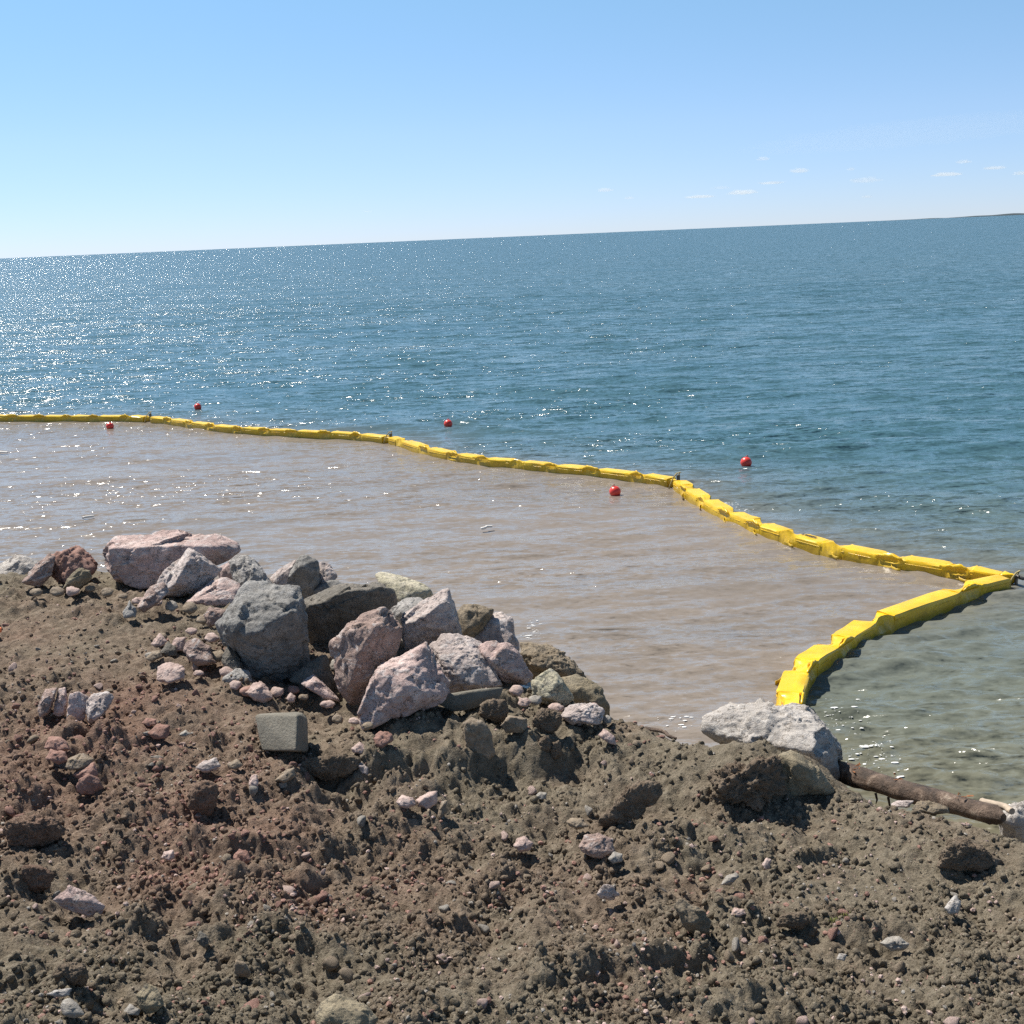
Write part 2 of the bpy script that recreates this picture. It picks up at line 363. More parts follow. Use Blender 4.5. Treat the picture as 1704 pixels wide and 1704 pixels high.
def ground_z(x, y):
    x = np.asarray(x, float); y = np.asarray(y, float)
    d = edge_dist(x, y)
    wx = x + 0.10 * n2(x * 3, y * 3, 5); wy = y + 0.10 * n2(x * 3 + 9, y * 3, 6)
    z = base_z(wx, wy, d)
    R = rough_map(x, y)
    patch = 0.25 + 1.3 * sst(-0.35, 0.45, n2(x * 1.1, y * 1.1, 31))
    damp = sst(-0.05, -0.5, d) * 0.5 + 0.5
    R = R * damp
    z = z - 0.02 - 0.065 * damp + 0.09 * R * n2(x * 1.7, y * 1.7, 1) + 0.055 * R * fbm2(x * 4.5, y * 4.5, 2, 3)
    jx = x + 0.03 * n2(x * 14, y * 14, 7); jy = y + 0.03 * n2(x * 14, y * 14, 8)
    z = z + R * patch * (0.75 * lumps(jx, jy, 0.36, 40, 0.24, soft=True) + 0.8 * lumps(jx, jy, 0.15, 50, 0.34, soft=True))
    pz = sst(-.3, .4, fbm2(x * 1.9, y * 1.9, 120, 3))
    z = z + (0.3 + 0.7 * R) * (0.35 + 0.85 * pz) * (0.8 * lumps(jx + .02 * n2(x * 40, y * 40, 9), jy + .02 * n2(x * 40, y * 40, 19), 0.07, 60, 0.40, soft=True))
    z = z + (0.3 + 0.7 * R) * (0.5 + 0.7 * pz) * (0.030 * (0.35 - np.abs(n2(x * 15, y * 15, 71))) + 0.022 * (0.35 - np.abs(n2(x * 31 + 3, y * 31, 72))) + 0.012 * n2(x * 60, y * 60, 73))
    for pl, hh, ww in RIDGE_W:
        best = np.full(x.shape, 9.0)
        for a, b in zip(pl[:-1], pl[1:]):
            dd_ = b - a; t_ = np.clip(((wx - a[0]) * dd_[0] + (wy - a[1]) * dd_[1]) / (dd_ @ dd_), 0, 1)
            best = np.minimum(best, np.hypot(wx - a[0] - t_ * dd_[0], wy - a[1] - t_ * dd_[1]))
        z = z + hh * np.exp(-(best / ww) ** 2) * (0.6 + 0.8 * sst(-.4, .4, n2(x * 5, y * 5, 90)))
    z = z + (0.3 + 0.7 * R) * 0.012 * fbm2(x * 22, y * 22, 12, 3)
    # shallow wheel ruts on the flat part at the left
    p = at_z(60, 1045, 1.7); u = (x - p[0]) * -0.17 + (y - p[1])
    z = z - 0.018 * (1 - R) * (0.5 + 0.5 * np.sin(u * 22 + n2(x * 1.5, y * 1.5, 3))) * sst(1.2, 0.3, np.abs(u))
    return z
def march(px, py):
    """distance along the view axis at which the ray meets the smooth ground"""
    d = ray(px, py); ts = np.linspace(4.5, 24, 1200)
    P = CAM + d * ts[:, None]
    g = base_z(P[:, 0], P[:, 1]); k = np.argmax(P[:, 2] < g)
    return ts[k] if k > 0 else ts[-1]

def grid(xs_ratio, ys, zfun):
    Yg, K = np.meshgrid(ys, xs_ratio, indexing='ij'); Xg = Yg * K if False else K * np.maximum(Yg, 5.0)
    x = Xg.ravel(); y = Yg.ravel(); z = zfun(x, y)
    ny, nx = len(ys), len(xs_ratio)
    i = np.arange((ny - 1) * nx).reshape(ny - 1, nx)[:, :-1].ravel()
    f = np.stack([i, i + 1, i + nx + 1, i + nx], 1)
    return np.stack([x, y, z], 1), f
ys = np.concatenate([np.linspace(-40, 3.6, 26)[:-1], np.geomspace(3.6, 4.7, 30)[:-1], np.geomspace(4.7, 17.5, 650)[:-1], np.geomspace(17.5, 30, 40)])
kk = np.concatenate([np.linspace(-12, -1.4, 18)[:-1], np.linspace(-1.4, -0.60, 50)[:-1], np.linspace(-0.60, -0.45, 60)[:-1], np.linspace(-0.45, 0.45, 540), np.linspace(0.45, 0.60, 60)[1:], np.linspace(0.60, 1.4, 50)[1:], np.linspace(1.4, 12, 18)[1:]])
gv, gf = grid(kk, ys, ground_z)
ground = mesh_obj('ground', gv, gf, M['dirt']); tag(ground, kind='structure')
attr(ground, 'red', red_map(gv[:, 0], gv[:, 1]) * 0.95)

# ------------------------------------------------------------------ boom path (needed by the water too)
SEC = [
    [(-560, 684), (-510, 685), (-462, 686), (-414, 687), (-366, 687.5), (-318, 688), (-270, 688.5), (-222, 689), (-170, 689.5), (-120, 690), (-60, 691), (-18, 692), (25, 692.5), (70, 693), (115, 693), (160, 693.5), (212, 694), (250, 695)],
    [(250, 695), (285, 698), (320, 703), (356, 708), (400, 712.5), (445, 715), (490, 718), (545, 720), (598, 723), (650, 729)],
    [(650, 729), (672, 734), (712, 746), (760, 756), (808, 763), (865, 769), (922, 775), (990, 782), (1066, 791), (1128, 800)],
    [(1128, 800), (1148, 813), (1177, 832), (1216, 853), (1264, 872), (1321, 890), (1392, 908), (1488, 928), (1597, 946), (1690, 958)],
    [(1690, 958), (1600, 980), (1455, 1032), (1390, 1072), (1330, 1112), (1312, 1168), (1306, 1235)],
]
ZB = 0.16
SECW = [np.array([at_z(a, b, ZB) for a, b in s]) for s in SEC]
path = np.vstack([[-90, SECW[0][0, 1] + 3, 0]] + [s if i == 0 else s[1:] for i, s in enumerate(SECW)])
def path_dist(x, y):
    best = np.full(x.shape, 1e9)
    for a, b in zip(path[:-1, :2], path[1:, :2]):
        d = b - a; t = np.clip(((x - a[0]) * d[0] + (y - a[1]) * d[1]) / (d @ d), 0, 1)
        best = np.minimum(best, (x - a[0] - t * d[0]) ** 2 + (y - a[1] - t * d[1]) ** 2)
    return np.sqrt(best)
poly = np.vstack([path[:, :2], [[3.0, 6.0], [-90, 6.0]]])
def inside(x, y):
    c = np.zeros(x.shape, bool); n = len(poly)
    for i in range(n):
        (xa, ya), (xb, yb) = poly[i], poly[(i + 1) % n]
        m = (ya > y) != (yb > y)
        with np.errstate(divide='ignore', invalid='ignore'):
            c ^= m & (x < (xb - xa) * (y - ya) / (yb - ya) + xa)
    return c

# ------------------------------------------------------------------ water
WV = []
wr = np.random.default_rng(5)
for i in range(64):
    lam = 0.32 * (5.0 / 0.32) ** wr.random()
    ang = math.radians(-97) + wr.normal() * 0.30
    a = 0.0066 * lam ** 0.25 * (0.5 + wr.random())
    WV.append((2 * np.pi / lam * math.cos(ang), 2 * np.pi / lam * math.sin(ang), wr.random() * 6.283, a, lam))
def wave(x, y, calm=None):
    z = np.zeros(np.shape(x)); dist = np.sqrt(x * x + y * y)
    for kx, ky, ph, a, lam in WV:
        z = z + a * np.sin(kx * x + ky * y + ph) * sst(1.0, 0.4, dist * 0.012 / lam)
    z = z + 2.2 * z * np.abs(z)
    g = 0.75 + 0.6 * n2(x * 0.11, y * 0.16, 77)
    z = z * g
    if calm is not None: z = z * (1 - 0.58 * calm)
    return z
ysw = np.concatenate([np.linspace(-40, 7.5, 12)[:-1], np.geomspace(7.5, 130, 640)[:-1], np.geomspace(130, 60000, 120)])
kw = np.concatenate([np.geomspace(-14, -0.62, 16)[:-1] if False else -np.geomspace(14, 0.62, 18)[:-1], np.linspace(-0.62, -0.45, 30)[:-1], np.linspace(-0.45, 0.45, 400), np.linspace(0.45, 0.62, 30)[1:], np.geomspace(0.62, 14, 18)[1:]])
def wz(x, y):
    global _in, _pd
    _in = inside(x, y); _pd = path_dist(x, y)
    return wave(x, y, sst(-0.6, 0.6, np.where(_in, _pd, -_pd)))
wv, wf = grid(kw, ysw, wz)
X, Y = wv[:, 0], wv[:, 1]
ind = np.where(_in, _pd, -_pd)
wob = 0.35 * n2(X * 0.35, Y * 0.35, 44)
silt = sst(-0.15, 0.15, ind)
plume = np.exp(-np.maximum(-ind, 0) / (1.6 + 1.5 * wob)) * sst(40, 20, np.abs(X + 4)) * sst(14, 22, Y)
silt = np.maximum(silt, 0.7 * plume)
shoal = sst(36, 10, Y + 7 * wob + np.maximum(X, 0) * 0.2)
water = mesh_obj('water', wv, wf); tag(water, kind='structure')
attr(water, 'bank', sst(4.5, 0.5, edge_dist(X, Y) + 0.8 * n2(X * .5, Y * .5, 4))); attr(water, 'open', 0.25 + 0.75 * sst(30, 130, np.hypot(X, Y))); attr(water, 'silt', silt); attr(water, 'shoal', shoal)

def water_mat():
    m, t, b = nodes('lake_water')
    geo = t.nodes.new('ShaderNodeNewGeometry'); pos = geo.outputs['Position']
    si = N(t, 'ShaderNodeAttribute', attribute_name='silt').outputs['Fac']
    sh = N(t, 'ShaderNodeAttribute', attribute_name='shoal').outputs['Fac']
    mp = N(t, 'ShaderNodeMapping'); mp.inputs['Scale'].default_value = (0.30, 1.0, 1.0); t.links.new(pos, mp.inputs[0])
    cl = noise(t, mp.outputs[0], 0.10, 4, 0.6)
    deep = mix(t, cl.outputs[0], (0.040, 0.103, 0.128), (0.064, 0.134, 0.156))
    cl2 = noise(t, mp.outputs[0], 0.7, 4, 0.6)
    near = mix(t, cl2.outputs[0], (0.130, 0.132, 0.092), (0.175, 0.178, 0.138))
    near = mix(t, N(t, 'ShaderNodeAttribute', attribute_name='bank').outputs['Fac'], near, mix(t, cl2.outputs[0], (0.135, 0.112, 0.058), (0.19, 0.16, 0.098)))
    brown = mix(t, cl2.outputs[0], (0.215, 0.180, 0.146), (0.262, 0.222, 0.184))
    sw = noise(t, mp.outputs[0], 0.23, 6, 0.65, 1.6)
    brown = mix(t, math_(t, 'MULTIPLY', ramp(t, sw.outputs[0], [(0.42, (0, 0, 0)), (0.64, (1, 1, 1))]).outputs[0], 0.55), brown, (0.185, 0.162, 0.138))   # uneven silt swirls
    c = mix(t, si, mix(t, sh, deep, near), brown)
    # white flecks on breaking crests, only out on the open water
    fm = N(t, 'ShaderNodeMapping'); fm.inputs['Scale'].default_value = (0.35, 1.0, 1.0); t.links.new(pos, fm.inputs[0])
    fo = noise(t, fm.outputs[0], 0.9, 8, 0.75)
    ff = ramp(t, fo.outputs[0], [(0.70, (0, 0, 0)), (0.75, (1, 1, 1))]).outputs[0]
    ff = math_(t, 'MULTIPLY', ff, math_(t, 'SUBTRACT', 1.0, math_(t, 'MULTIPLY', si, 1.5, True)))
    c = mix(t, math_(t, 'MULTIPLY', ff, 0.7), c, (0.75, 0.77, 0.78))
    t.links.new(c, b.inputs['Base Color'])
    b.inputs['IOR'].default_value = 1.333
    b.inputs['Roughness'].default_value = 0.17
    # ripples: slopes straight from noise so that they keep their steepness at any distance
    am = noise(t, mp.outputs[0], 0.22, 3, 0.6)
    amp = math_(t, 'ADD', 0.35, math_(t, 'MULTIPLY', math_(t, 'SUBTRACT', am.outputs[0], 0.32, True), 3.4))
    def slope(scale, detail, k, stretch):
        q = N(t, 'ShaderNodeMapping'); q.inputs['Scale'].default_value = (stretch, 1.0, 1.0); t.links.new(pos, q.inputs[0])
        n = noise(t, q.outputs[0], scale, detail, 0.6)
        v = N(t, 'ShaderNodeVectorMath', operation='SUBTRACT'); t.links.new(n.outputs['Color'], v.inputs[0]); v.inputs[1].default_value = (0.5, 0.5, 0.5)
        ab = N(t, 'ShaderNodeVectorMath', operation='LENGTH'); t.links.new(v.outputs[0], ab.inputs[0])
        w_ = N(t, 'ShaderNodeVectorMath', operation='SCALE'); t.links.new(v.outputs[0], w_.inputs[0])
        t.links.new(math_(t, 'ADD', 0.45, math_(t, 'MULTIPLY', math_(t, 'POWER', ab.outputs['Value'], 1.5), 9.5)), w_.inputs['Scale'])   # mostly gentle, now and then steep
        v2 = N(t, 'ShaderNodeVectorMath', operation='MULTIPLY'); t.links.new(w_.outputs[0], v2.inputs[0]); v2.inputs[1].default_value = (k * 0.7, k, 0)
        return v2.outputs[0]
    s1 = slope(3.6, 5, 2.4, 0.3); s2 = slope(11.0, 3, 2.0, 0.5)
    a = N(t, 'ShaderNodeVectorMath', operation='ADD'); t.links.new(s1, a.inputs[0]); t.links.new(s2, a.inputs[1])
    sc = N(t, 'ShaderNodeVectorMath', operation='SCALE'); t.links.new(a.outputs[0], sc.inputs[0])
    t.links.new(math_(t, 'MULTIPLY', amp, math_(t, 'SUBTRACT', 1.0, math_(t, 'MULTIPLY', si, 0.42))), sc.inputs['Scale'])
    ad = N(t, 'ShaderNodeVectorMath', operation='ADD'); t.links.new(geo.outputs['Normal'], ad.inputs[0]); fa = N(t, 'ShaderNodeAttribute', attribute_name='open').outputs['Fac']
    cb = t.nodes.new('ShaderNodeCombineXYZ'); t.links.new(math_(t, 'MULTIPLY', fa, -0.17), cb.inputs[1])   # unresolved waves far out show their shoreward faces
    ad2 = N(t, 'ShaderNodeVectorMath', operation='ADD'); t.links.new(sc.outputs[0], ad2.inputs[0]); t.links.new(cb.outputs[0], ad2.inputs[1])
    t.links.new(ad2.outputs[0], ad.inputs[1])
    no = N(t, 'ShaderNodeVectorMath', operation='NORMALIZE'); t.links.new(ad.outputs[0], no.inputs[0])
    t.links.new(no.outputs[0], b.inputs['Normal'])
    return m
water.data.materials.append(water_mat())
def water_z(p):
    x = np.array([p[0]]); y = np.array([p[1]]); i = inside(x, y); d = path_dist(x, y)
    return float(wave(x, y, sst(-0.6, 0.6, np.where(i, d, -d)))[0])

# ------------------------------------------------------------------ boulders, slabs, big clods
def rock(name, label, cat, mat, tg, pts, group=None, tk=0.85, over=0.0, zb=None, rough=0.05, sub=5, sharp=16, ol=0.1, dd=0.0, front=(), freq=2.2, chip=0.10, base=None, seed=None, sink=0.0, lean=0.45):
    P = PX(tg, pts); seed = seed if seed is not None else abs(hash(label)) % 1 + int(P.sum()) % 997
    lo = P[P[:, 1] > P[:, 1].max() - 0.12 * np.ptp(P[:, 1])].mean(0); by = P[:, 1].max()
    bx = lo[0]
    if zb is not None: D = ((zb - CAM_H) / ray(bx, by)[2])
    else: D = march(bx, by - 0.04 * np.ptp(P[:, 1]))
    far = ((0.45 - CAM_H) / ray(bx, by)[2]); foot = D > far or zb is not None
    D = min(D, far) if zb is None else D
    D += dd
    wm = np.ptp(P[:, 0]) * D / FPX; hm = np.ptp(P[:, 1]) * D / FPX; T = tk * math.sqrt(wm * hm)
    c = P.mean(0); c = 0.5 * (c + 0.5 * (P.min(0) + P.max(0)))
    y0, y1 = P[:, 1].min(), P[:, 1].max()
    v = lambda y: (y - y0) / (y1 - y0)
    rd = lambda y: D + T * (0.12 + lean * (1 - v(y))) if over == 0 else D + T * (0.30 + ol * (1 - v(y)))
    out = []
    for p in P: out.append(CAM + ray(*p) * rd(p[1]))
    rg = random.Random(seed)
    for ip, p in enumerate(P):
        if front or (ip % 2 and len(P) > 6): continue
        k = 0.62 + rg.uniform(-0.08, 0.08); q = c + k * (p - c)
        if over: q[1] -= 0.14 * (y1 - y0) * over; dep = rd(q[1]) - T * (0.34 * over)
        else: q[1] += 0.07 * (y1 - y0); dep = rd(q[1]) - T * 0.26
        out.append(CAM + ray(*q) * (dep + T * rg.uniform(-0.06, 0.06)))
    for p in P:
        q = c + 0.72 * (p - c); out.append(CAM + ray(*q) * (rd(q[1]) + T * 0.62))
    if foot:
        for p in P:
            if v(p[1]) > 0.6: out.append(CAM + ray(*p) * (rd(p[1]) + T * 0.3) + np.array([0, 0, -0.35]))
    for (fx, fy, off) in front:
        q = PX(tg, [(fx, fy)])[0]; out.append(CAM + ray(*q) * (rd(q[1]) - T * off))
    out = np.array(out); cc, Np, Dp = hull_planes(out)
    V, Fc = ICO[sub]
    # sphere stretched to the block in the camera's own axes, so that the mesh is even
    rel = out - cc
    ex = np.array([np.abs(rel @ Rt).max(), np.abs(rel @ Fw).max(), np.abs(rel @ Up).max()])
    dirs = V[:, :1] * ex[0] * Rt + V[:, 1:2] * ex[1] * Fw + V[:, 2:] * ex[2] * Up
    dirs /= np.linalg.norm(dirs, axis=1)[:, None]
    if cat in ('boulder', 'stone'): sharp = sharp * 2.2
    q = np.maximum(dirs @ Np.T, 0) / Dp
    r = (q ** sharp).sum(1) ** (-1.0 / sharp); r = r * np.percentile((1.0 / q.max(1)) / r, 62)
    size = (wm + hm) / 2
    pos = dirs * r[:, None]
    pn = pos / size * freq + seed * 0.37
    r2 = r + size * (chip * 0.62 * crack3(pn * 1.15 + 0.12 * fbm3(pn * 3, seed + 2, 2)[:, None], seed) + chip * 0.14 * crack3(pn * 3.0, seed + 31) + rough * 0.7 * fbm3(pn, seed, 3) + rough * 0.28 * fbm3(pn * 3.1, seed + 5, 3, 0.55, True) + rough * 0.20 * fbm3(pn * 9, seed + 9, 3))
    pos = cc + dirs * r2[:, None]
    if sink: pos[:, 2] -= sink
    loc = CAM + ray(bx, by) * (D + T * 0.2)
    o = mesh_obj(name, pos, Fc, M[mat], loc=loc); tag(o, label, cat, group)
    return o

G = 'boulders of the riprap heap'
B = 'boulder'
rock('boulder', 'wide flat-topped pinkish white boulder at the back of the heap, against the water', B, 'pink', 'A',
     [(530, 255), (540, 200), (600, 150), (760, 148), (900, 158), (1075, 148), (1190, 195), (1203, 240), (1120, 300), (1030, 330), (860, 390), (720, 425), (640, 410), (560, 350)], G,
     front=[(560, 225, .5), (700, 215, .55), (900, 205, .55), (1060, 215, .5)], sharp=22, sub=6, rough=.05, tk=.6, lean=.7)
rock('boulder', 'dark reddish jagged knob of rock left of the flat-topped boulder', B, 'red', 'A', [(240, 250), (330, 230), (400, 198), (470, 255), (485, 330), (440, 390), (380, 410), (300, 410), (250, 370)], G, rough=.11, chip=.16)
rock('boulder', 'low slanting red-brown slab leaning against the dark jagged knob', B, 'brownpink', 'A', [(110, 390), (180, 320), (250, 243), (282, 262), (262, 360), (200, 420)], G, rough=.09, dd=-.1)
rock('boulder', 'rounded sandy brown boulder in front of the dark jagged knob', B, 'olive', 'A', [(310, 435), (345, 370), (400, 318), (460, 330), (467, 375), (400, 425)], G, rough=.06, dd=-.15, over=.6)
rock('boulder', 'pale pink low rock at the water at the left edge', B, 'white', 'A', [(-60, 330), (20, 285), (90, 262), (170, 275), (205, 310), (150, 380), (60, 410), (-60, 410)], G, rough=.08, zb=1.1)
rock('boulder', 'small bluish grey rock lying between the pale left rock and the slanting slab', B, 'lightgrey', 'A', [(130, 300), (165, 280), (205, 290), (215, 330), (160, 350)], G, zb=1.0, sub=4)
rock('boulder', 'grey veined wedge boulder leaning on the front of the flat-topped boulder', B, 'pinkgrey', 'A', [(790, 450), (800, 390), (950, 220), (1030, 262), (1117, 325), (1070, 395), (990, 440), (910, 465), (850, 440)], G,
     front=[(960, 270, .4), (880, 410, .5)], sub=6, over=.5, dd=-.15)
rock('boulder', 'low brown ledge of rock running down in front of the grey veined wedge', B, 'brownpink', 'A', [(690, 520), (760, 412), (830, 395), (860, 440), (800, 500), (730, 548)], G, dd=-.1)
rock('boulder', 'bright pink sugary boulder below the grey veined wedge', B, 'pink', 'A', [(935, 495), (1070, 385), (1130, 368), (1220, 400), (1215, 470), (1180, 515), (1000, 520)], G, rough=.04, lean=.8)
rock('boulder', 'small pink rock wedged between the flat-topped boulder and the grey-green one', B, 'pink', 'A', [(1100, 320), (1150, 288), (1180, 300), (1185, 370), (1120, 385)], G, sub=4)
rock('boulder', 'pointed pale grey stone standing alone left of the pink boulder', B, 'lightgrey', 'A', [(622, 545), (655, 482), (690, 530), (690, 572), (630, 575)], G, sub=4)
rock('boulder', 'upright grey-green boulder with light top beside the flat-topped one', B, 'lightgrey', 'B', [(130, 290), (165, 250), (225, 255), (290, 320), (345, 400), (335, 440), (190, 440), (150, 370)], G, sub=6, lean=.6)
rock('boulder', 'largest dark grey boulder with light top and overhanging shaded front', B, 'grey', 'B',
     [(45, 600), (130, 535), (215, 395), (330, 388), (480, 430), (505, 560), (548, 800), (470, 885), (350, 905), (235, 890), (110, 720)], G,
     front=[(90, 610, .35), (215, 660, .52), (300, 640, .6), (390, 560, .62), (470, 540, .5), (280, 850, .12), (450, 830, .15)], sub=6, over=.55, sharp=24, rough=.06, tk=.8)
rock('boulder', 'long dark brown boulder lying across the top of the heap', B, 'dark', 'B', [(480, 610), (500, 480), (600, 430), (720, 400), (870, 398), (955, 435), (972, 510), (850, 535), (700, 640), (600, 722), (530, 690)], G,
     front=[(520, 520, .3), (640, 470, .5), (740, 430, .45), (900, 430, .3)], sub=6, over=.8, sharp=14, dd=-.1, rough=.045)
rock('boulder', 'grey triangular boulder standing at the back beside the water', B, 'grey', 'B', [(380, 425), (480, 265), (520, 255), (583, 290), (572, 370), (540, 440), (420, 440)], G, front=[(490, 300, .4)], dd=.2, over=.4)
rock('boulder', 'pale lit shoulder of rock left of the grey triangular boulder', B, 'pinkgrey', 'B', [(320, 380), (390, 320), (470, 275), (440, 380), (360, 440)], G, dd=.25, sub=5)
rock('boulder', 'pink and grey rock tucked behind the grey triangular boulder', B, 'pinkgrey', 'B', [(565, 400), (585, 285), (640, 300), (672, 355), (640, 410), (590, 430)], G, dd=.5)
rock('boulder', 'flat dark bluish rock behind the long dark brown boulder', B, 'grey', 'B', [(530, 440), (580, 400), (660, 375), (720, 400), (640, 450)], G, dd=.6, sub=4)
rock('boulder', 'pale yellow-green boulder behind the top of the heap, nearest the water', B, 'yellowish', 'B', [(862, 350), (900, 340), (1000, 362), (1100, 395), (1160, 432), (1110, 490), (985, 490), (880, 400)], G, dd=.3, lean=.8)
rock('boulder', 'light grey flat rock between the yellow-green boulder and the tall pink one', B, 'lightgrey', 'B', [(950, 520), (1000, 480), (1090, 468), (1130, 500), (1060, 560), (970, 560)], G, dd=.0, lean=.8)
rock('boulder', 'tall pinkish grey boulder with a rounded peak at the right of the heap', B, 'pinkgrey', 'B', [(985, 640), (1010, 560), (1110, 490), (1190, 430), (1235, 422), (1255, 470), (1285, 570), (1302, 685), (1230, 720), (1120, 740), (1030, 775)], G,
     front=[(1120, 560, .5), (1230, 480, .35), (1010, 600, .3)], sub=6, over=.35, dd=.1)
rock('boulder', 'tall upright brown-pink boulder with soil on its top, in the middle of the heap', B, 'brownpink', 'B', [(640, 700), (720, 610), (800, 555), (900, 518), (965, 545), (990, 620), (985, 730), (940, 800), (870, 850), (800, 1020), (745, 1038), (690, 960), (650, 820)], G,
     front=[(720, 640, .3), (800, 720, .45), (900, 600, .4), (740, 900, .4)], sub=6, over=.7, sharp=20, tk=.75)
rock('boulder', 'large pale pink wedge boulder with a sharp peak at the front of the heap', B, 'pink', 'B', [(770, 1110), (830, 990), (860, 860), (910, 800), (1060, 735), (1125, 690), (1180, 800), (1240, 950), (1150, 1020), (960, 1085), (800, 1150)], G,
     front=[(1100, 720, .3), (1150, 960, .3), (860, 870, .3), (1010, 900, .45)], sub=6, sharp=24, lean=.75, tk=.7)
rock('boulder', 'mottled pinkish boulder behind the peaked pale wedge, above the dark slab', B, 'pinkgrey', 'B', [(1140, 720), (1200, 652), (1290, 660), (1400, 700), (1430, 800), (1500, 915), (1350, 950), (1240, 960), (1180, 820)], G, sub=6, lean=.7, rough=.05)
rock('boulder', 'angular lilac-pink boulder with a dark cleft at the right foot of the heap', B, 'pink', 'B', [(1410, 790), (1380, 710), (1450, 688), (1530, 690), (1600, 760), (1665, 860), (1640, 918), (1520, 905), (1440, 830)], G,
     front=[(1520, 720, .3), (1450, 790, .5), (1600, 880, .3)], sharp=24, over=.4, lean=.6)
rock('boulder', 'grey lilac boulder at the back right, next to the water', B, 'pinkgrey', 'B', [(1310, 680), (1400, 565), (1500, 538), (1570, 590), (1592, 760), (1540, 740), (1420, 720)], G, dd=.1)
rock('boulder', 'weathered brown rock peeping out behind the grey lilac boulder', B, 'rust', 'B', [(1280, 545), (1330, 502), (1400, 505), (1470, 525), (1400, 600), (1310, 650)], G, dd=.5, zb=.9)
rock('boulder', 'shaded dark rock low in the gap between the big grey and the upright boulder', B, 'dark', 'B', [(425, 890), (530, 800), (610, 755), (655, 880), (640, 960), (560, 930)], G, dd=.15)
rock('boulder', 'small pale pink rock at the foot of the upright brown-pink boulder', B, 'pink', 'B', [(485, 905), (545, 842), (620, 920), (700, 1000), (640, 1000), (560, 940)], G)
rock('boulder', 'brown shaded rock under the left corner of the largest grey boulder', B, 'dark', 'B', [(85, 790), (120, 700), (180, 780), (200, 840), (110, 860)], G, dd=.0)
rock('boulder', 'pale grey broken rock at the left foot of the largest grey boulder', B, 'lightgrey', 'B', [(90, 880), (160, 825), (230, 840), (245, 890), (200, 915), (110, 910)], G, rough=.09)
rock('boulder', 'brown pink rock half buried left of the largest grey boulder', B, 'brownpink', 'A', [(1030, 560), (1060, 515), (1150, 530), (1120, 600), (1060, 620)], G)
rock('boulder', 'yellow-brown faceted boulder at the right end of the heap', B, 'yellowish', 'C', [(490, 590), (600, 518), (640, 545), (735, 690), (680, 742), (600, 700), (500, 700)], G, front=[(590, 680, .4), (640, 580, .3)], over=.3)
rock('boulder', 'rough pinkish rock half buried in soil right of the faceted boulder', B, 'pinkgrey', 'C', [(655, 790), (700, 732), (840, 705), (915, 760), (870, 840), (720, 830)], G, rough=.1)
rock('boulder', 'olive boulder with dark mossy back at the waterline', B, 'olive', 'C', [(650, 590), (740, 548), (880, 620), (930, 720), (915, 745), (800, 700), (700, 680)], G, dd=.3, rough=.06, zb=.9)
rock('boulder', 'long rust-brown weathered rock sloping into the water', B, 'rust', 'C', [(420, 370), (560, 378), (700, 460), (815, 575), (720, 570), (560, 530), (430, 480)], G, dd=.5, zb=.8, rough=.1, sub=6)
rock('boulder', 'white limestone boulder behind the soil mound beside the yellow boom', B, 'white', 'D',
     [(75, 290), (95, 208), (140, 190), (240, 145), (360, 140), (430, 158), (590, 160), (680, 215), (745, 340), (745, 480), (690, 505), (600, 430), (480, 380), (250, 330)], None,
     zb=.75, sub=6, rough=.065, chip=.12, freq=2.8, lean=.6, front=[(500, 220, .4), (680, 300, .4), (620, 380, .5)])
rock('boulder', 'grey-brown tilted boulder stuck in the mound below the white limestone', B, 'olive', 'D', [(432, 560), (450, 400), (540, 378), (640, 450), (722, 560), (700, 590), (620, 590), (480, 606)], None, front=[(470, 400, .2), (560, 450, .4), (620, 560, .3)], over=.6, sharp=22, rough=.05)
rock('boulder', 'pinkish white rock at the right edge at the end of the log', B, 'white', 'L', [(1460, 520), (1540, 440), (1640, 400), (1760, 390), (1800, 600), (1700, 690), (1560, 620)], None, rough=.08, dd=.1)
rock('boulder', 'tan rounded rock half buried under the middle of the log', B, 'rust', 'L', [(720, 450), (780, 385), (880, 375), (960, 420), (1050, 440), (1060, 490), (900, 510), (740, 490)], None, sub=5, dd=.2)
rock('boulder', 'small pale lilac rock at the water left of the tan rounded rock', B, 'pinkgrey', 'L', [(530, 410), (600, 380), (680, 375), (740, 380), (700, 440), (560, 440)], None, sub=4, dd=.25)
rock('boulder', 'grey-brown long stone jutting from the shaded earth bank right of the dark slab', B, 'stonebrown', 'B', [(1305, 1120), (1345, 1075), (1410, 1095), (1455, 1160), (1470, 1260), (1425, 1302), (1330, 1250)], None, over=.7, tk=.6)
rock('boulder', 'muddy rock in the bank just right of the grey-brown long stone', B, 'stonebrown', 'B', [(1500, 1120), (1545, 1065), (1640, 1080), (1625, 1150), (1530, 1158)], None, over=.6)
rock('concrete_slab', 'thin flat concrete slab tilted on edge in shade before the mottled boulder', 'slab', 'concrete', 'B', [(1140, 985), (1180, 965), (1400, 930), (1520, 922), (1495, 985), (1340, 1040), (1255, 1050), (1190, 1010)], None, over=.5, sharp=40, rough=.012, chip=.01, tk=.5)
CR = [(E := None)]
rock('concrete_block', 'square concrete block with a chipped lower left corner, standing alone on the soil', 'block', 'concrete', 'B',
     [(254, 1070), (270, 1058), (470, 1048), (500, 1055), (522, 1085), (528, 1245), (515, 1256), (465, 1246), (292, 1243)], None,
     ol=.5, front=[(258, 1074, .0), (472, 1064, 1.05), (466, 1245, 1.05), (296, 1241, 0.0)], over=.001, sharp=60, rough=.008, chip=.006, tk=.95, sub=6)


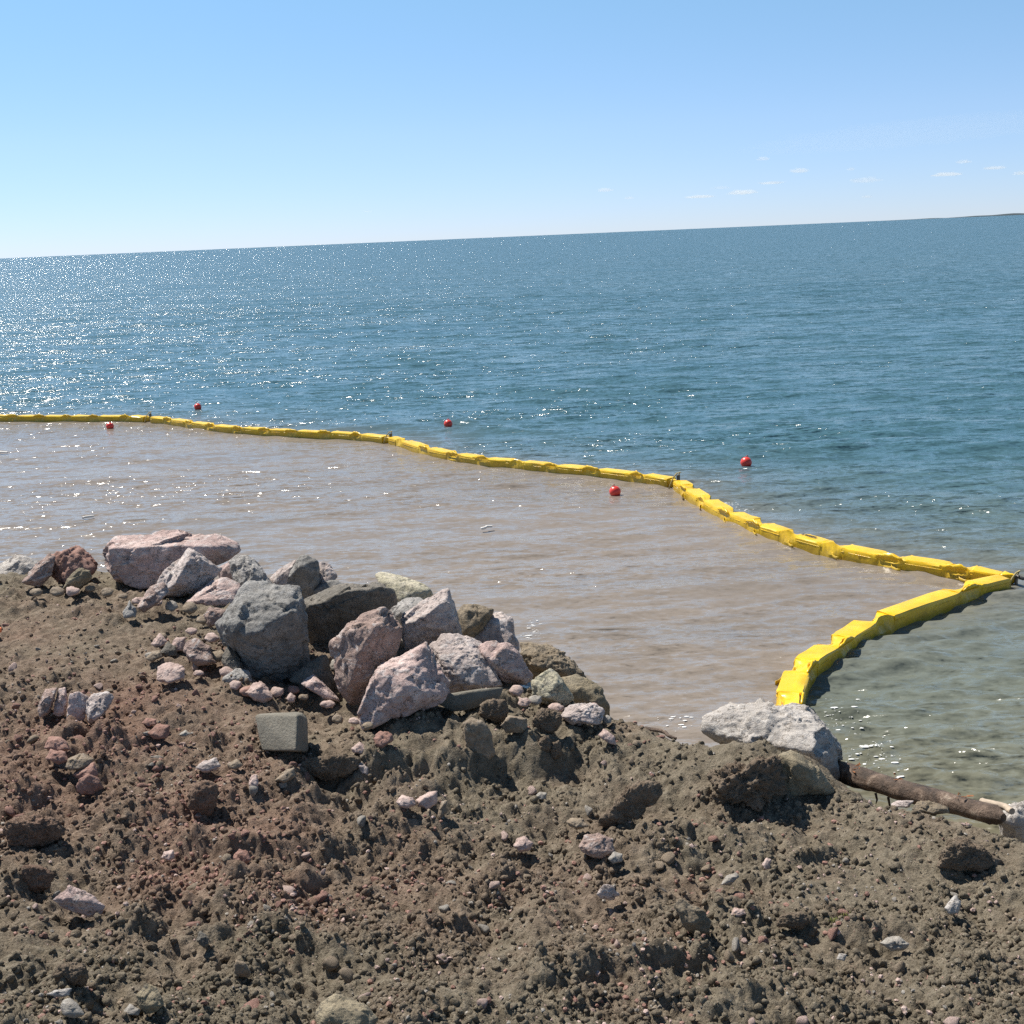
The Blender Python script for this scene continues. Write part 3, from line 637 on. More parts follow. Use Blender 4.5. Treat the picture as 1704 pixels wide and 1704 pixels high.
ST = 'stone'
def stone(label, mat, tg, pts, **k):
    k.setdefault('sub', 4); k.setdefault('rough', .06)
    return rock('stone', label, ST, mat, tg, pts, None, **k)
stone('reddish wedge of stone left of the largest grey boulder', 'brownpink', 'A', [(925, 740), (945, 700), (995, 676), (1060, 722), (1098, 800), (1000, 818), (945, 775)], sub=5)
stone('small pale brown stone directly left of the reddish wedge', 'stonepink', 'A', [(865, 710), (890, 670), (940, 668), (930, 740), (880, 745)])
stone('pinkish pointed stone two places left of the reddish wedge', 'stonepink', 'A', [(765, 705), (808, 648), (850, 690), (835, 715), (790, 722)])
stone('brown round stone half buried below the pinkish pointed stone', 'stonebrown', 'A', [(735, 780), (770, 740), (815, 735), (822, 770), (770, 798)])
stone('dark stone between the pointed stone and the reddish wedge', 'dark', 'A', [(810, 750), (850, 690), (890, 720), (900, 770), (840, 770)])
stone('buff stone sloping into soil below the brown round one', 'stonepink', 'A', [(790, 890), (800, 820), (860, 795), (940, 825), (930, 880), (850, 910)], sub=5, lean=.8)
stone('tall split stone, left half with the dark crack beside it', 'brownpink', 'A', [(185, 1035), (230, 928), (290, 925), (270, 1000), (245, 1065), (200, 1080)], sub=5)
stone('tall split stone, right half across the dark crack', 'pink', 'A', [(265, 1060), (295, 930), (330, 925), (345, 985), (330, 1060), (300, 1075)], sub=5)
stone('pink block stone right of the split stone with a shaded right side', 'pink', 'A', [(338, 1080), (350, 950), (400, 942), (460, 985), (450, 1040), (420, 1095), (370, 1105)], sub=5, over=.3, sharp=22)
stone('greyish pink low stone at the right end of the split group', 'pinkgrey', 'A', [(435, 1005), (460, 960), (540, 945), (582, 975), (530, 1050), (460, 1115), (440, 1090)], sub=5, rough=.09)
stone('red rounded stone lying on the flat soil left of the concrete block', 'red', 'A', [(745, 1155), (800, 1108), (862, 1115), (860, 1165), (840, 1188), (780, 1188)])
stone('dark red stone just above the red rounded one', 'red', 'A', [(715, 1105), (740, 1080), (790, 1085), (795, 1110), (750, 1128)])
stone('white-edged flat stone right of the red rounded one', 'stonegrey', 'A', [(900, 1165), (940, 1140), (970, 1160), (930, 1175)])
stone('brown stone above the concrete block at the foot of the big grey boulder', 'stonepink', 'A', [(1245, 950), (1270, 905), (1320, 895), (1360, 925), (1385, 975), (1340, 1005), (1290, 990)], sub=5)
stone('brown angular stone close right of the block-side pebbles', 'stonepink', 'A', [(1450, 980), (1470, 950), (1500, 970), (1490, 1000), (1460, 1000)])
stone('grey-white angular stone on the reddish slope below left of the block', 'pinkgrey', 'E', [(985, 115), (1030, 80), (1090, 60), (1118, 105), (1090, 130), (1040, 138)])
stone('brown lump stone right of the grey-white angular stone', 'stonebrown', 'E', [(1150, 95), (1200, 70), (1235, 100), (1200, 125), (1160, 120)])
stone('large reddish stone with dark cut side, casting a square shadow', 'red', 'E', [(380, 205), (400, 165), (450, 148), (495, 165), (525, 215), (470, 250), (405, 250)], sub=5, over=.4)
stone('flat salmon stone lying behind the large reddish one', 'red', 'E', [(370, 150), (430, 100), (480, 85), (500, 150), (470, 175), (400, 175)])
stone('muddy brown dome stone left of the salmon stone', 'stonebrown', 'E', [(325, 110), (350, 60), (420, 40), (480, 70), (440, 115), (370, 130)], sub=5)
stone('reddish stone at the upper left of the red slope', 'red', 'E', [(230, 70), (260, 20), (330, 35), (350, 80), (300, 100)])
stone('long brown stone at the top of the red slope', 'red', 'A', [(220, 1230), (250, 1170), (320, 1180), (360, 1240), (300, 1260)])
stone('pink pebble-shaped stone on edge in the bank left of the earth overhang', 'stonepink', 'E', [(1258, 200), (1275, 150), (1305, 148), (1310, 220), (1275, 232)])
stone('brown slab stone jutting out of the earth overhang', 'stonebrown', 'E', [(1385, 180), (1440, 130), (1490, 110), (1495, 160), (1440, 190)])
stone('pink boulder-like stone with a shaded right half at lower left', 'pink', 'E', [(270, 785), (300, 745), (350, 712), (420, 735), (470, 760), (535, 815), (500, 870), (440, 868), (340, 830)], sub=5, front=[(420, 790, .3)], over=.3)
stone('pale tan stone with two facets near the bottom left', 'olive', 'E', [(690, 1270), (740, 1203), (790, 1230), (833, 1310), (800, 1350), (740, 1362), (700, 1320)], sub=5, front=[(770, 1320, .4)])
stone('low tan stone beside the two-faceted stone', 'stonegrey', 'E', [(615, 1365), (660, 1310), (710, 1340), (700, 1370)])
stone('smooth grey cobble near the bottom left corner', 'stonegrey', 'E', [(303, 1330), (315, 1290), (355, 1278), (400, 1315), (430, 1365), (380, 1385), (320, 1370)], sub=5, rough=.02, chip=.03, sharp=7)
stone('thin white flake of stone lying flat above the grey cobble', 'white', 'E', [(233, 1262), (270, 1245), (365, 1228), (355, 1268), (290, 1276)], tk=.35, sharp=24)
stone('brown cube-like stone low centre left', 'stonebrown', 'E', [(1185, 1150), (1192, 1085), (1240, 1100), (1275, 1150), (1262, 1175), (1200, 1172)], over=.3)
stone('dark upright stone throwing a short shadow low left of centre', 'dark', 'E', [(992, 985), (1010, 940), (1045, 955), (1058, 1010), (1035, 1030)])
stone('reddish muddy stone in the lower middle of the left slope', 'red', 'E', [(1180, 565), (1210, 525), (1250, 540), (1275, 580), (1240, 608), (1195, 600)])
stone('pink stone with white edge at mid left slope', 'stonepink', 'E', [(815, 570), (830, 540), (875, 532), (885, 570), (860, 590)])
stone('broad half-buried tan stone at the bottom edge left of centre', 'olive', 'F', [(60, 1150), (90, 1100), (150, 1068), (230, 1090), (300, 1130), (335, 1180), (300, 1230), (80, 1230)], sub=5)
stone('brown-grey blunt wedge stone at the right with a deep shadow below', 'rust', 'D', [(-65, 1120), (-20, 1090), (20, 1125), (90, 1160), (130, 1205), (118, 1265), (60, 1285), (-10, 1225)], sub=5, over=.5, front=[(30, 1200, .3)], sharp=22)
stone('pale pointed white stone at the lower right', 'white', 'D', [(1258, 1140), (1280, 1110), (1310, 1078), (1342, 1110), (1325, 1168), (1280, 1175)])
stone('flat grey stone with a white patch at lower right', 'stonegrey', 'D', [(945, 1310), (985, 1285), (1040, 1278), (1088, 1315), (1060, 1345), (1000, 1350)], sub=5)
stone('pinkish white stone on the slope below the mound', 'stonepink', 'D', [(372, 930), (395, 895), (418, 905), (412, 950), (385, 955)])
stone('flat pale stone left of the pinkish white one', 'stonegrey', 'D', [(170, 1030), (200, 985), (250, 965), (262, 990), (220, 1030)])
stone('small bright white stone right of the blunt wedge', 'white', 'D', [(735, 1390), (750, 1360), (785, 1365), (775, 1400)])
stone('rosy stone above the blunt wedge stone', 'stonepink', 'D', [(212, 1175), (240, 1140), (285, 1145), (295, 1170), (250, 1185)])
stone('pale pink and brown mottled stone in the middle of the trough', 'stonepink', 'F', [(915, 435), (930, 395), (965, 388), (1000, 420), (985, 455), (940, 460)])
stone('large muddy pinkish stone right of the mottled one', 'brownpink', 'F', [(1195, 435), (1220, 390), (1280, 380), (1340, 405), (1350, 460), (1290, 490), (1230, 475)], sub=5)
stone('oval grey cobble touching the large muddy pinkish stone', 'stonegrey', 'F', [(1320, 490), (1345, 455), (1385, 468), (1380, 500), (1345, 510)], rough=.02, sharp=7)
stone('white and brown stone with a dark underside below the muddy pinkish stone', 'pinkgrey', 'F', [(1270, 640), (1300, 598), (1340, 600), (1375, 645), (1330, 668), (1285, 660)], over=.4)
stone('bright pink triangular stone in front of the earth overhang', 'stonepink', 'F', [(492, 235), (540, 205), (588, 192), (585, 250), (545, 280), (505, 260)])
stone('light pink rough stone touching the bright triangular one', 'stonepink', 'F', [(410, 245), (435, 212), (480, 225), (498, 255), (460, 272), (425, 265)])
stone('leaf-thin brown stone standing on edge right of the triangular one', 'stonebrown', 'F', [(588, 310), (605, 240), (632, 235), (625, 290), (600, 318)])
stone('pink rock fragment at the top edge of the earth overhang', 'red', 'B', [(855, 1180), (890, 1145), (950, 1160), (960, 1195), (900, 1235), (870, 1225)])
stone('pale pink fragment left of the red one on the overhang edge', 'stonepink', 'B', [(742, 1235), (790, 1200), (830, 1235), (800, 1265), (755, 1258)])
stone('lilac stone embedded in the shaded bank face below the fragments', 'pinkgrey', 'B', [(775, 1310), (800, 1300), (838, 1330), (830, 1370), (790, 1365)])
stone('tan flat pebble in the trough under the mound', 'stonegrey', 'F', [(1010, 215), (1030, 198), (1060, 205), (1055, 235), (1025, 235)])
stone('brown rounded stone at the foot of the long clod', 'stonebrown', 'F', [(1140, 330), (1165, 312), (1215, 318), (1240, 350), (1200, 362), (1155, 350)])
stone('small pale pink knob stuck in soil right of the dark slab', 'stonepink', 'C', [(415, 720), (425, 688), (470, 685), (492, 705), (470, 735), (430, 738)])
stone('pinkish tapered stone in the bank under the rough pinkish rock', 'stonepink', 'C', [(870, 900), (900, 855), (960, 900), (975, 960), (920, 940)])
# rubble packed between and below the boulders
rb = random.Random(44)
for (px, py, sz) in [(178, 985, 11), (205, 992, 9), (232, 1000, 12), (262, 1003, 10), (150, 980, 10), (120, 984, 12), (285, 1008, 13), (315, 1012, 12), (340, 1030, 14), (352, 1062, 12), (362, 1092, 15), (378, 1118, 12), (392, 1140, 11), (412, 1150, 12),
                     (440, 1158, 10), (462, 1152, 12), (488, 1148, 11), (505, 1160, 9), (545, 1172, 12), (562, 1196, 10), (590, 1200, 11), (612, 1208, 9), (330, 1120, 10), (300, 1075, 11), (270, 1060, 10), (250, 1090, 9), (318, 1050, 9),
                     (700, 1170, 9), (860, 1150, 12), (892, 1166, 11), (925, 1178, 12), (958, 1190, 10), (985, 1180, 14), (1010, 1198, 9), (95, 985, 12), (60, 985, 11), (540, 1130, 13), (560, 1108, 12), (525, 1110, 11), (645, 1180, 10)]:
    n_ = rb.randint(6, 8); ph = rb.random() * 6; asp = rb.uniform(.6, 1.0)
    pts = [(px + sz * 1.15 * rb.uniform(.75, 1.1) * math.cos(ph + 6.283 * q / n_), py + sz * asp * rb.uniform(.75, 1.1) * math.sin(ph + 6.283 * q / n_)) for q in range(n_)]
    mt = rb.choice(['stonepink', 'stonepink', 'stonebrown', 'stonegrey', 'red', 'stonebrown'])
    lb = {'stonepink': 'pale pink', 'stonebrown': 'mud-brown', 'stonegrey': 'grey', 'red': 'red-brown'}[mt]
    rock('rubble_stone', 'fist-sized %s rubble stone packed among the boulders of the heap' % lb, 'stone', mt, 'P', pts, 'rubble stones of the heap', sub=3, rough=.05, chip=.12, sharp=12)
# soil lumps
CL = 'clod'
def clod(label, mat, tg, pts, **k):
    k.setdefault('rough', .13); k.setdefault('chip', .05); k.setdefault('freq', 3.4); k.setdefault('sharp', 8); k.setdefault('sub', 5)
    return rock('earth_clod', label, CL, mat, tg, pts, None, **k)
clod('long lump of olive earth with a rounded dark end on the right-hand mound', 'clod', 'C', [(880, 1370), (1000, 1240), (1110, 1145), (1170, 1140), (1225, 1200), (1215, 1260), (1100, 1310), (1010, 1400), (960, 1440), (900, 1420)], over=.5, sub=6)
clod('dark overhanging lump of earth left of the tilted boulder in the mound', 'clod', 'D', [(125, 545), (140, 490), (230, 470), (330, 455), (440, 410), (448, 560), (420, 640), (300, 650), (170, 660)], over=.9, sub=6, rough=.24, sharp=5, freq=4.2)
clod('dark red-brown lump of earth with a deep shadow at the left edge', 'clodred', 'E', [(15, 420), (60, 380), (160, 352), (300, 385), (325, 440), (280, 500), (150, 530), (60, 490)], over=.9, sub=6)
clod('blackish crumbly lump of earth near the bottom left corner', 'clod', 'E', [(260, 1170), (300, 1110), (400, 1100), (450, 1140), (430, 1210), (330, 1230)], over=.7)
clod('brown mossy lump of earth below the red slope stones', 'clodred', 'E', [(950, 300), (970, 220), (1010, 180), (1090, 190), (1100, 270), (1070, 350), (1000, 340)], over=.6)
clod('dark lump of earth below the edge lump at far left', 'clodred', 'E', [(90, 700), (120, 620), (200, 600), (280, 660), (250, 730), (170, 750)], over=.6)
clod('round hanging lump of earth in the bank under the pinkish rock', 'clod', 'C', [(530, 950), (545, 910), (590, 900), (610, 960), (590, 1000), (550, 1000)], over=.8)
clod('stubby hanging lump of earth beside the round hanging one', 'clod', 'C', [(600, 990), (610, 940), (650, 930), (670, 1000), (640, 1035), (605, 1030)], over=.8)
clod('crumbling earth lump over the muddy rock right of the dark slab', 'clod', 'C', [(195, 780), (220, 710), (330, 690), (360, 760), (330, 830), (240, 810)], over=.5)
clod('overhanging lip of earth below the concrete block', 'clod', 'B', [(480, 1330), (500, 1290), (650, 1270), (770, 1270), (780, 1330), (700, 1380), (560, 1390)], over=.9, sub=6, tk=.5)
clod('scooped lump of olive earth on the right slope near the edge', 'clod', 'D', [(1225, 940), (1245, 850), (1330, 790), (1400, 850), (1500, 880), (1540, 940), (1400, 965)], over=.6, sub=6)
clod('small dark lump of earth on the slope above the blunt wedge stone', 'clod', 'D', [(440, 1230), (470, 1170), (560, 1160), (610, 1210), (560, 1240)], over=.6)
clod('heavy lump of earth heaped left of the rough pinkish rock', 'clod', 'C', [(490, 880), (500, 800), (560, 740), (640, 760), (660, 830), (600, 900)], over=.5, sub=6)
clod('soil cap crumbling on top of the upright brown-pink boulder', 'clod', 'B', [(785, 585), (820, 540), (900, 515), (940, 530), (900, 570), (830, 600)], dd=.25, tk=1.0, lean=.8)

# ------------------------------------------------------------------ loose stones (counted) and gravel / crumbs (uncountable)
def small_shape(seed, sub, sharp, flat):
    rg = np.random.default_rng(seed); pts = rg.normal(size=(14, 3)); pts /= np.linalg.norm(pts, axis=1)[:, None]
    pts *= (0.75 + 0.35 * rg.random((14, 1))) * np.array([1, 0.55 + 0.4 * rg.random(), flat])
    c, Np, Dp = hull_planes(pts); V, Fc = ICO[sub]
    d = V * np.array([1, .8, flat]); d /= np.linalg.norm(d, axis=1)[:, None]
    r = ((np.maximum(d @ Np.T, 0) / Dp) ** sharp).sum(1) ** (-1 / sharp)
    p = d * r[:, None]
    if sub >= 2: p = p * (1 + (0.07 if sub > 2 else 0.16) * fbm3(p * 2.5 + seed, seed, 3))[:, None]
    return p, Fc
protos = []
for mname in ('red', 'stonepink', 'stonegrey', 'stonebrown'):
    row = []
    for k in range(5):
        v, f = small_shape(100 + k + 10 * len(protos), 3, 14 if k < 4 else 7, 0.5 + 0.09 * k)
        me = bpy.data.meshes.new('loose_stone'); me.from_pydata([tuple(q) for q in v], [], [tuple(int(z) for z in q) for q in f])
        me.polygons.foreach_set('use_smooth', np.full(len(f), True)); me.materials.append(M[mname]); row.append(me)
    protos.append(row)
def in_frame(P, m=0):
    d = P - CAM; z = d @ Fw; x = 852 + FPX * (d @ Rt) / z; y = 852 - FPX * (d @ Up) / z
    return (x > -m) & (x < 1704 + m) & (y < 1704 + m) & (y > 900)
LAB = {0: ('small red-brown stone lying loose in the earth', 'loose red-brown stones'), 1: ('small pale pink stone lying loose in the earth', 'loose pale pink stones'),
       2: ('small grey stone lying loose in the earth', 'loose grey stones'), 3: ('small mud-brown stone lying loose in the earth', 'loose brown stones')}
rg = np.random.default_rng(21)
def scatter(n, y0, y1, wide=0.46):
    u = rg.random(n * 6); Y = 1 / (1 / y0 + u * (1 / y1 - 1 / y0)); Xr = (rg.random(n * 6) * 2 - 1) * wide * Y
    ok = edge_dist(Xr, Y) < 0.05
    P = np.stack([Xr, Y, base_z(Xr, Y)], 1)
    return P[ok & (in_frame(P, 40) if wide < .5 else True)][:n]
cand = scatter(1500, 4.8, 16.5)
rd_ = red_map(cand[:, 0], cand[:, 1]); keep = rg.random(len(cand)) < 0.12 + 0.88 * rd_
cand = cand[keep][:236]; cz = ground_z(cand[:, 0], cand[:, 1]); cr = red_map(cand[:, 0], cand[:, 1])
for (x, y, _), z, r_ in zip(cand, cz, cr):
    kind = int(rg.choice(4, p=[.62, .2, .06, .12] if r_ > .4 else [.12, .2, .33, .35]))
    s = 0.030 + 0.055 * rg.random() ** 2.0
    o = bpy.data.objects.new('loose_stone', protos[kind][int(rg.integers(5))]); COL.objects.link(o)
    o.location = (x, y, z + s * 0.2); o.rotation_euler = (rg.normal() * .4, rg.normal() * .4, rg.random() * 6.28)
    o.scale = (s * (0.8 + .5 * rg.random()), s * (0.8 + .4 * rg.random()), s * (0.8 + .4 * rg.random()))
    tag(o, LAB[kind][0], ST, LAB[kind][1])
def bulk(name, P, size, mat, sub, nproto, sharp, embed, extra=None):
    ps = [small_shape(500 + k + len(P) % 97, sub, sharp, 0.55 + .08 * k) for k in range(nproto)]
    n = len(P); which = rg.integers(nproto, size=n); VV = []; FF = []; off = 0
    for k in range(nproto):
        idx = np.where(which == k)[0]; v, f = ps[k]; m = len(idx)
        if not m: continue
        a, b_, c_ = rg.random((3, m)) * 6.28; b_ = (b_ - 3.14) * 0.22
        ca, sa, cb, sb = np.cos(a), np.sin(a), np.cos(b_), np.sin(b_)
        R = np.zeros((m, 3, 3)); R[:, 0, 0] = ca; R[:, 0, 1] = -sa * cb; R[:, 0, 2] = sa * sb; R[:, 1, 0] = sa; R[:, 1, 1] = ca * cb; R[:, 1, 2] = -ca * sb; R[:, 2, 1] = sb; R[:, 2, 2] = cb
        q = np.einsum('nij,vj->nvi', R, v) * size[idx][:, None, None] + P[idx][:, None, :]
        q[..., 2] += (size[idx] * embed)[:, None]
        VV.append(q.reshape(-1, 3)); FF.append((f[None] + (np.arange(m) * len(v))[:, None, None]).reshape(-1, 3) + off); off += m * len(v)
    o = mesh_obj(name, np.vstack(VV), np.vstack(FF), mat, smooth=sub >= 2); tag(o, kind='stuff')
    return o
gr = np.vstack([scatter(38000, 4.6, 17, .6), (lambda q: q[rg.random(len(q)) < red_map(q[:, 0], q[:, 1]) ** 1.5])(scatter(9000, 6.0, 13))]); gr[:, 2] = ground_z(gr[:, 0], gr[:, 1]); rr = red_map(gr[:, 0], gr[:, 1])
gr = gr[rg.random(len(gr)) < (0.38 + 0.6 * rr) * (0.25 + 1.2 * sst(-.25, .45, fbm2(gr[:, 0] * .9, gr[:, 1] * .9, 66, 3)))]; rr = red_map(gr[:, 0], gr[:, 1])
cls = np.where(rg.random(len(gr)) < 0.15 + 0.6 * rr, 0, np.where(rg.random(len(gr)) < .25, 1, np.where(rg.random(len(gr)) < .45, 2, 3)))
for k, mn in ((0, 'red'), (1, 'stonepink'), (2, 'stonegrey'), (3, 'stonebrown')):
    Pk = gr[cls == k]
    o = bulk('gravel', Pk, 0.006 + (0.038 if k == 0 else 0.028) * rg.random(len(Pk)) ** (1.7 if k in (0, 3) else 2.3), M[mn], 1, 6, 10, .3)
    o['label'] = ('red-brown', 'pale pink', 'grey', 'earth-brown')[k] + ' gravel strewn through the earth'
cr_ = scatter(95000, 4.6, 17, .55); cr_[:, 2] = ground_z(cr_[:, 0], cr_[:, 1])
keep = rg.random(len(cr_)) < (0.25 + 0.75 * rough_map(cr_[:, 0], cr_[:, 1])) * (0.22 + 1.0 * sst(-.35, .4, fbm2(cr_[:, 0] * 1.9, cr_[:, 1] * 1.9, 120, 3))); cr_ = cr_[keep]
csz = 0.006 + 0.044 * rg.random(len(cr_)) ** 4.0; cd_ = np.hypot(cr_[:, 0], cr_[:, 1])
big_ = (csz > 0.021) & (np.abs(cr_[:, 0] / cr_[:, 1]) < .48)
for sel, sb in ((big_, 2), (~big_, 1)):
    o = bulk('earth_crumbs', cr_[sel], csz[sel], M['dirt'], sb, 9, 15, .1)
    co_ = np.empty(len(o.data.vertices) * 3, np.float32); o.data.vertices.foreach_get('co', co_); co_ = co_.reshape(-1, 3).astype(float)
    attr(o, 'red', np.clip(red_map(co_[:, 0], co_[:, 1]), 0, 1)); o['label'] = ('small' if sb == 1 else 'larger') + ' crumbs of broken earth'

# ------------------------------------------------------------------ yellow containment boom
def vinyl():
    m, t, b = nodes('yellow_vinyl')
    pos = t.nodes.new('ShaderNodeNewGeometry').outputs['Position']
    n = noise(t, pos, 3.0, 5, 0.6); f = noise(t, pos, 22, 4, 0.6)
    c = ramp(t, n.outputs[0], [(0.35, (0.73, 0.44, 0.008)), (0.6, (0.85, 0.55, 0.012))]).outputs[0]
    c = mix(t, math_(t, 'MULTIPLY', ramp(t, f.outputs[0], [(0.58, (0, 0, 0)), (0.75, (1, 1, 1))]).outputs[0], 0.35), c, (0.45, 0.30, 0.08))
    t.links.new(c, b.inputs['Base Color']); 
    sx = t.nodes.new('ShaderNodeSeparateXYZ'); t.links.new(pos, sx.inputs[0])
    st_ = N(t, 'ShaderNodeMapRange'); st_.inputs['From Min'].default_value = 0.17; st_.inputs['From Max'].default_value = 0.02     # silt and algae stain above the waterline
    t.links.new(math_(t, 'ADD', sx.outputs[2], math_(t, 'MULTIPLY', math_(t, 'SUBTRACT', f.outputs[0], 0.5), 0.35)), st_.inputs['Value'])
    c = mix(t, math_(t, 'MULTIPLY', st_.outputs[0], 0.55), c, (0.20, 0.14, 0.03))
    sm = noise(t, pos, 1.1, 6, 0.7, 1.0)
    c = mix(t, math_(t, 'MULTIPLY', ramp(t, sm.outputs[0], [(0.55, (0, 0, 0)), (0.72, (1, 1, 1))]).outputs[0], 0.3), c, (0.42, 0.27, 0.06))
    t.links.new(c, b.inputs['Base Color']); b.inputs['Roughness'].default_value = 0.34
    nn = bump(t, n.outputs[0], 0.03, 0.4); nn = bump(t, f.outputs[0], 0.004, 0.5, nn); t.links.new(nn, b.inputs['Normal'])
    return m
def plain(name, col, rough=.6, metal=0.0, ns=8.0, var=.25):
    m, t, b = nodes(name); tc = t.nodes.new('ShaderNodeTexCoord').outputs['Object']
    n = noise(t, tc, ns, 5, .6)
    c = ramp(t, n.outputs[0], [(.3, tuple(q * (1 - var) for q in col)), (.7, tuple(min(1, q * (1 + var)) for q in col))]).outputs[0]
    t.links.new(c, b.inputs['Base Color']); b.inputs['Roughness'].default_value = rough; b.inputs['Metallic'].default_value = metal
    t.links.new(bump(t, n.outputs[0], .01, .4), b.inputs['Normal'])
    return m
M['vinyl'] = vinyl(); M['rope'] = plain('rope_fibre', (.35, .28, .12), .9, ns=60); M['steel'] = plain('dull_steel', (.12, .11, .10), .5, .6)
M['ink'] = plain('black_print', (.06, .045, .01), .7, ns=30)
HW = 0.175
XS = [(-.97, -.14), (-1.0, .03), (-1.0, .13), (-.985, .180), (-.90, .205), (-.3, .212), (.3, .212), (.90, .205), (.985, .180), (1.0, .13), (1.0, .03), (.97, -.14), (.4, -.18), (-.4, -.18)]
XS = np.array(XS); NX = len(XS)
def sweep(C, T, prof, cap=True):
    """C centres (n,3), T tangents, prof (n,NX,2) -> verts, quads"""
    T = T / np.linalg.norm(T, axis=1)[:, None]; Sd = np.stack([T[:, 1], -T[:, 0], 0 * T[:, 0]], 1)
    V = C[:, None, :] + prof[..., :1] * Sd[:, None, :] + prof[..., 1:] * np.array([0, 0, 1.0])
    n, k = prof.shape[:2]; F = []
    for i in range(n - 1):
        for j in range(k):
            F.append((i * k + j, i * k + (j + 1) % k, (i + 1) * k + (j + 1) % k, (i + 1) * k + j))
    if cap: F += [tuple(range(k))[::-1], tuple((n - 1) * k + j for j in range(k))]
    return V.reshape(-1, 3), F
def sub_prof(): return XS * np.array([HW, 1.0])
def tube(p, r, k=6):
    p = np.asarray(p, float); T = np.gradient(p, axis=0); T /= np.linalg.norm(T, axis=1)[:, None]
    A = np.cross(T, [0.3, 0.2, 1.0]); A /= np.linalg.norm(A, axis=1)[:, None]; Bn = np.cross(T, A)
    r = np.broadcast_to(r, (len(p),)); V = []; F = []
    for i in range(len(p)):
        for j in range(k):
            a = 2 * np.pi * j / k; V.append(p[i] + r[i] * (np.cos(a) * A[i] + np.sin(a) * Bn[i]))
    for i in range(len(p) - 1):
        for j in range(k): F.append((i * k + j, i * k + (j + 1) % k, (i + 1) * k + (j + 1) % k, (i + 1) * k + j))
    F += [tuple(range(k))[::-1], tuple((len(p) - 1) * k + j for j in range(k))]
    return np.array(V), F
LABS = ['yellow floating boom section running out of the left edge, far across the water',
        'yellow floating boom section between the leftmost rope tie and the first bend',
        'yellow floating boom section from the first bend to the corner near the red buoys',
        'bright sunlit yellow boom section from the corner to the sharp tip at the right edge',
        'yellow boom section curving from the sharp tip to shore behind the white limestone']
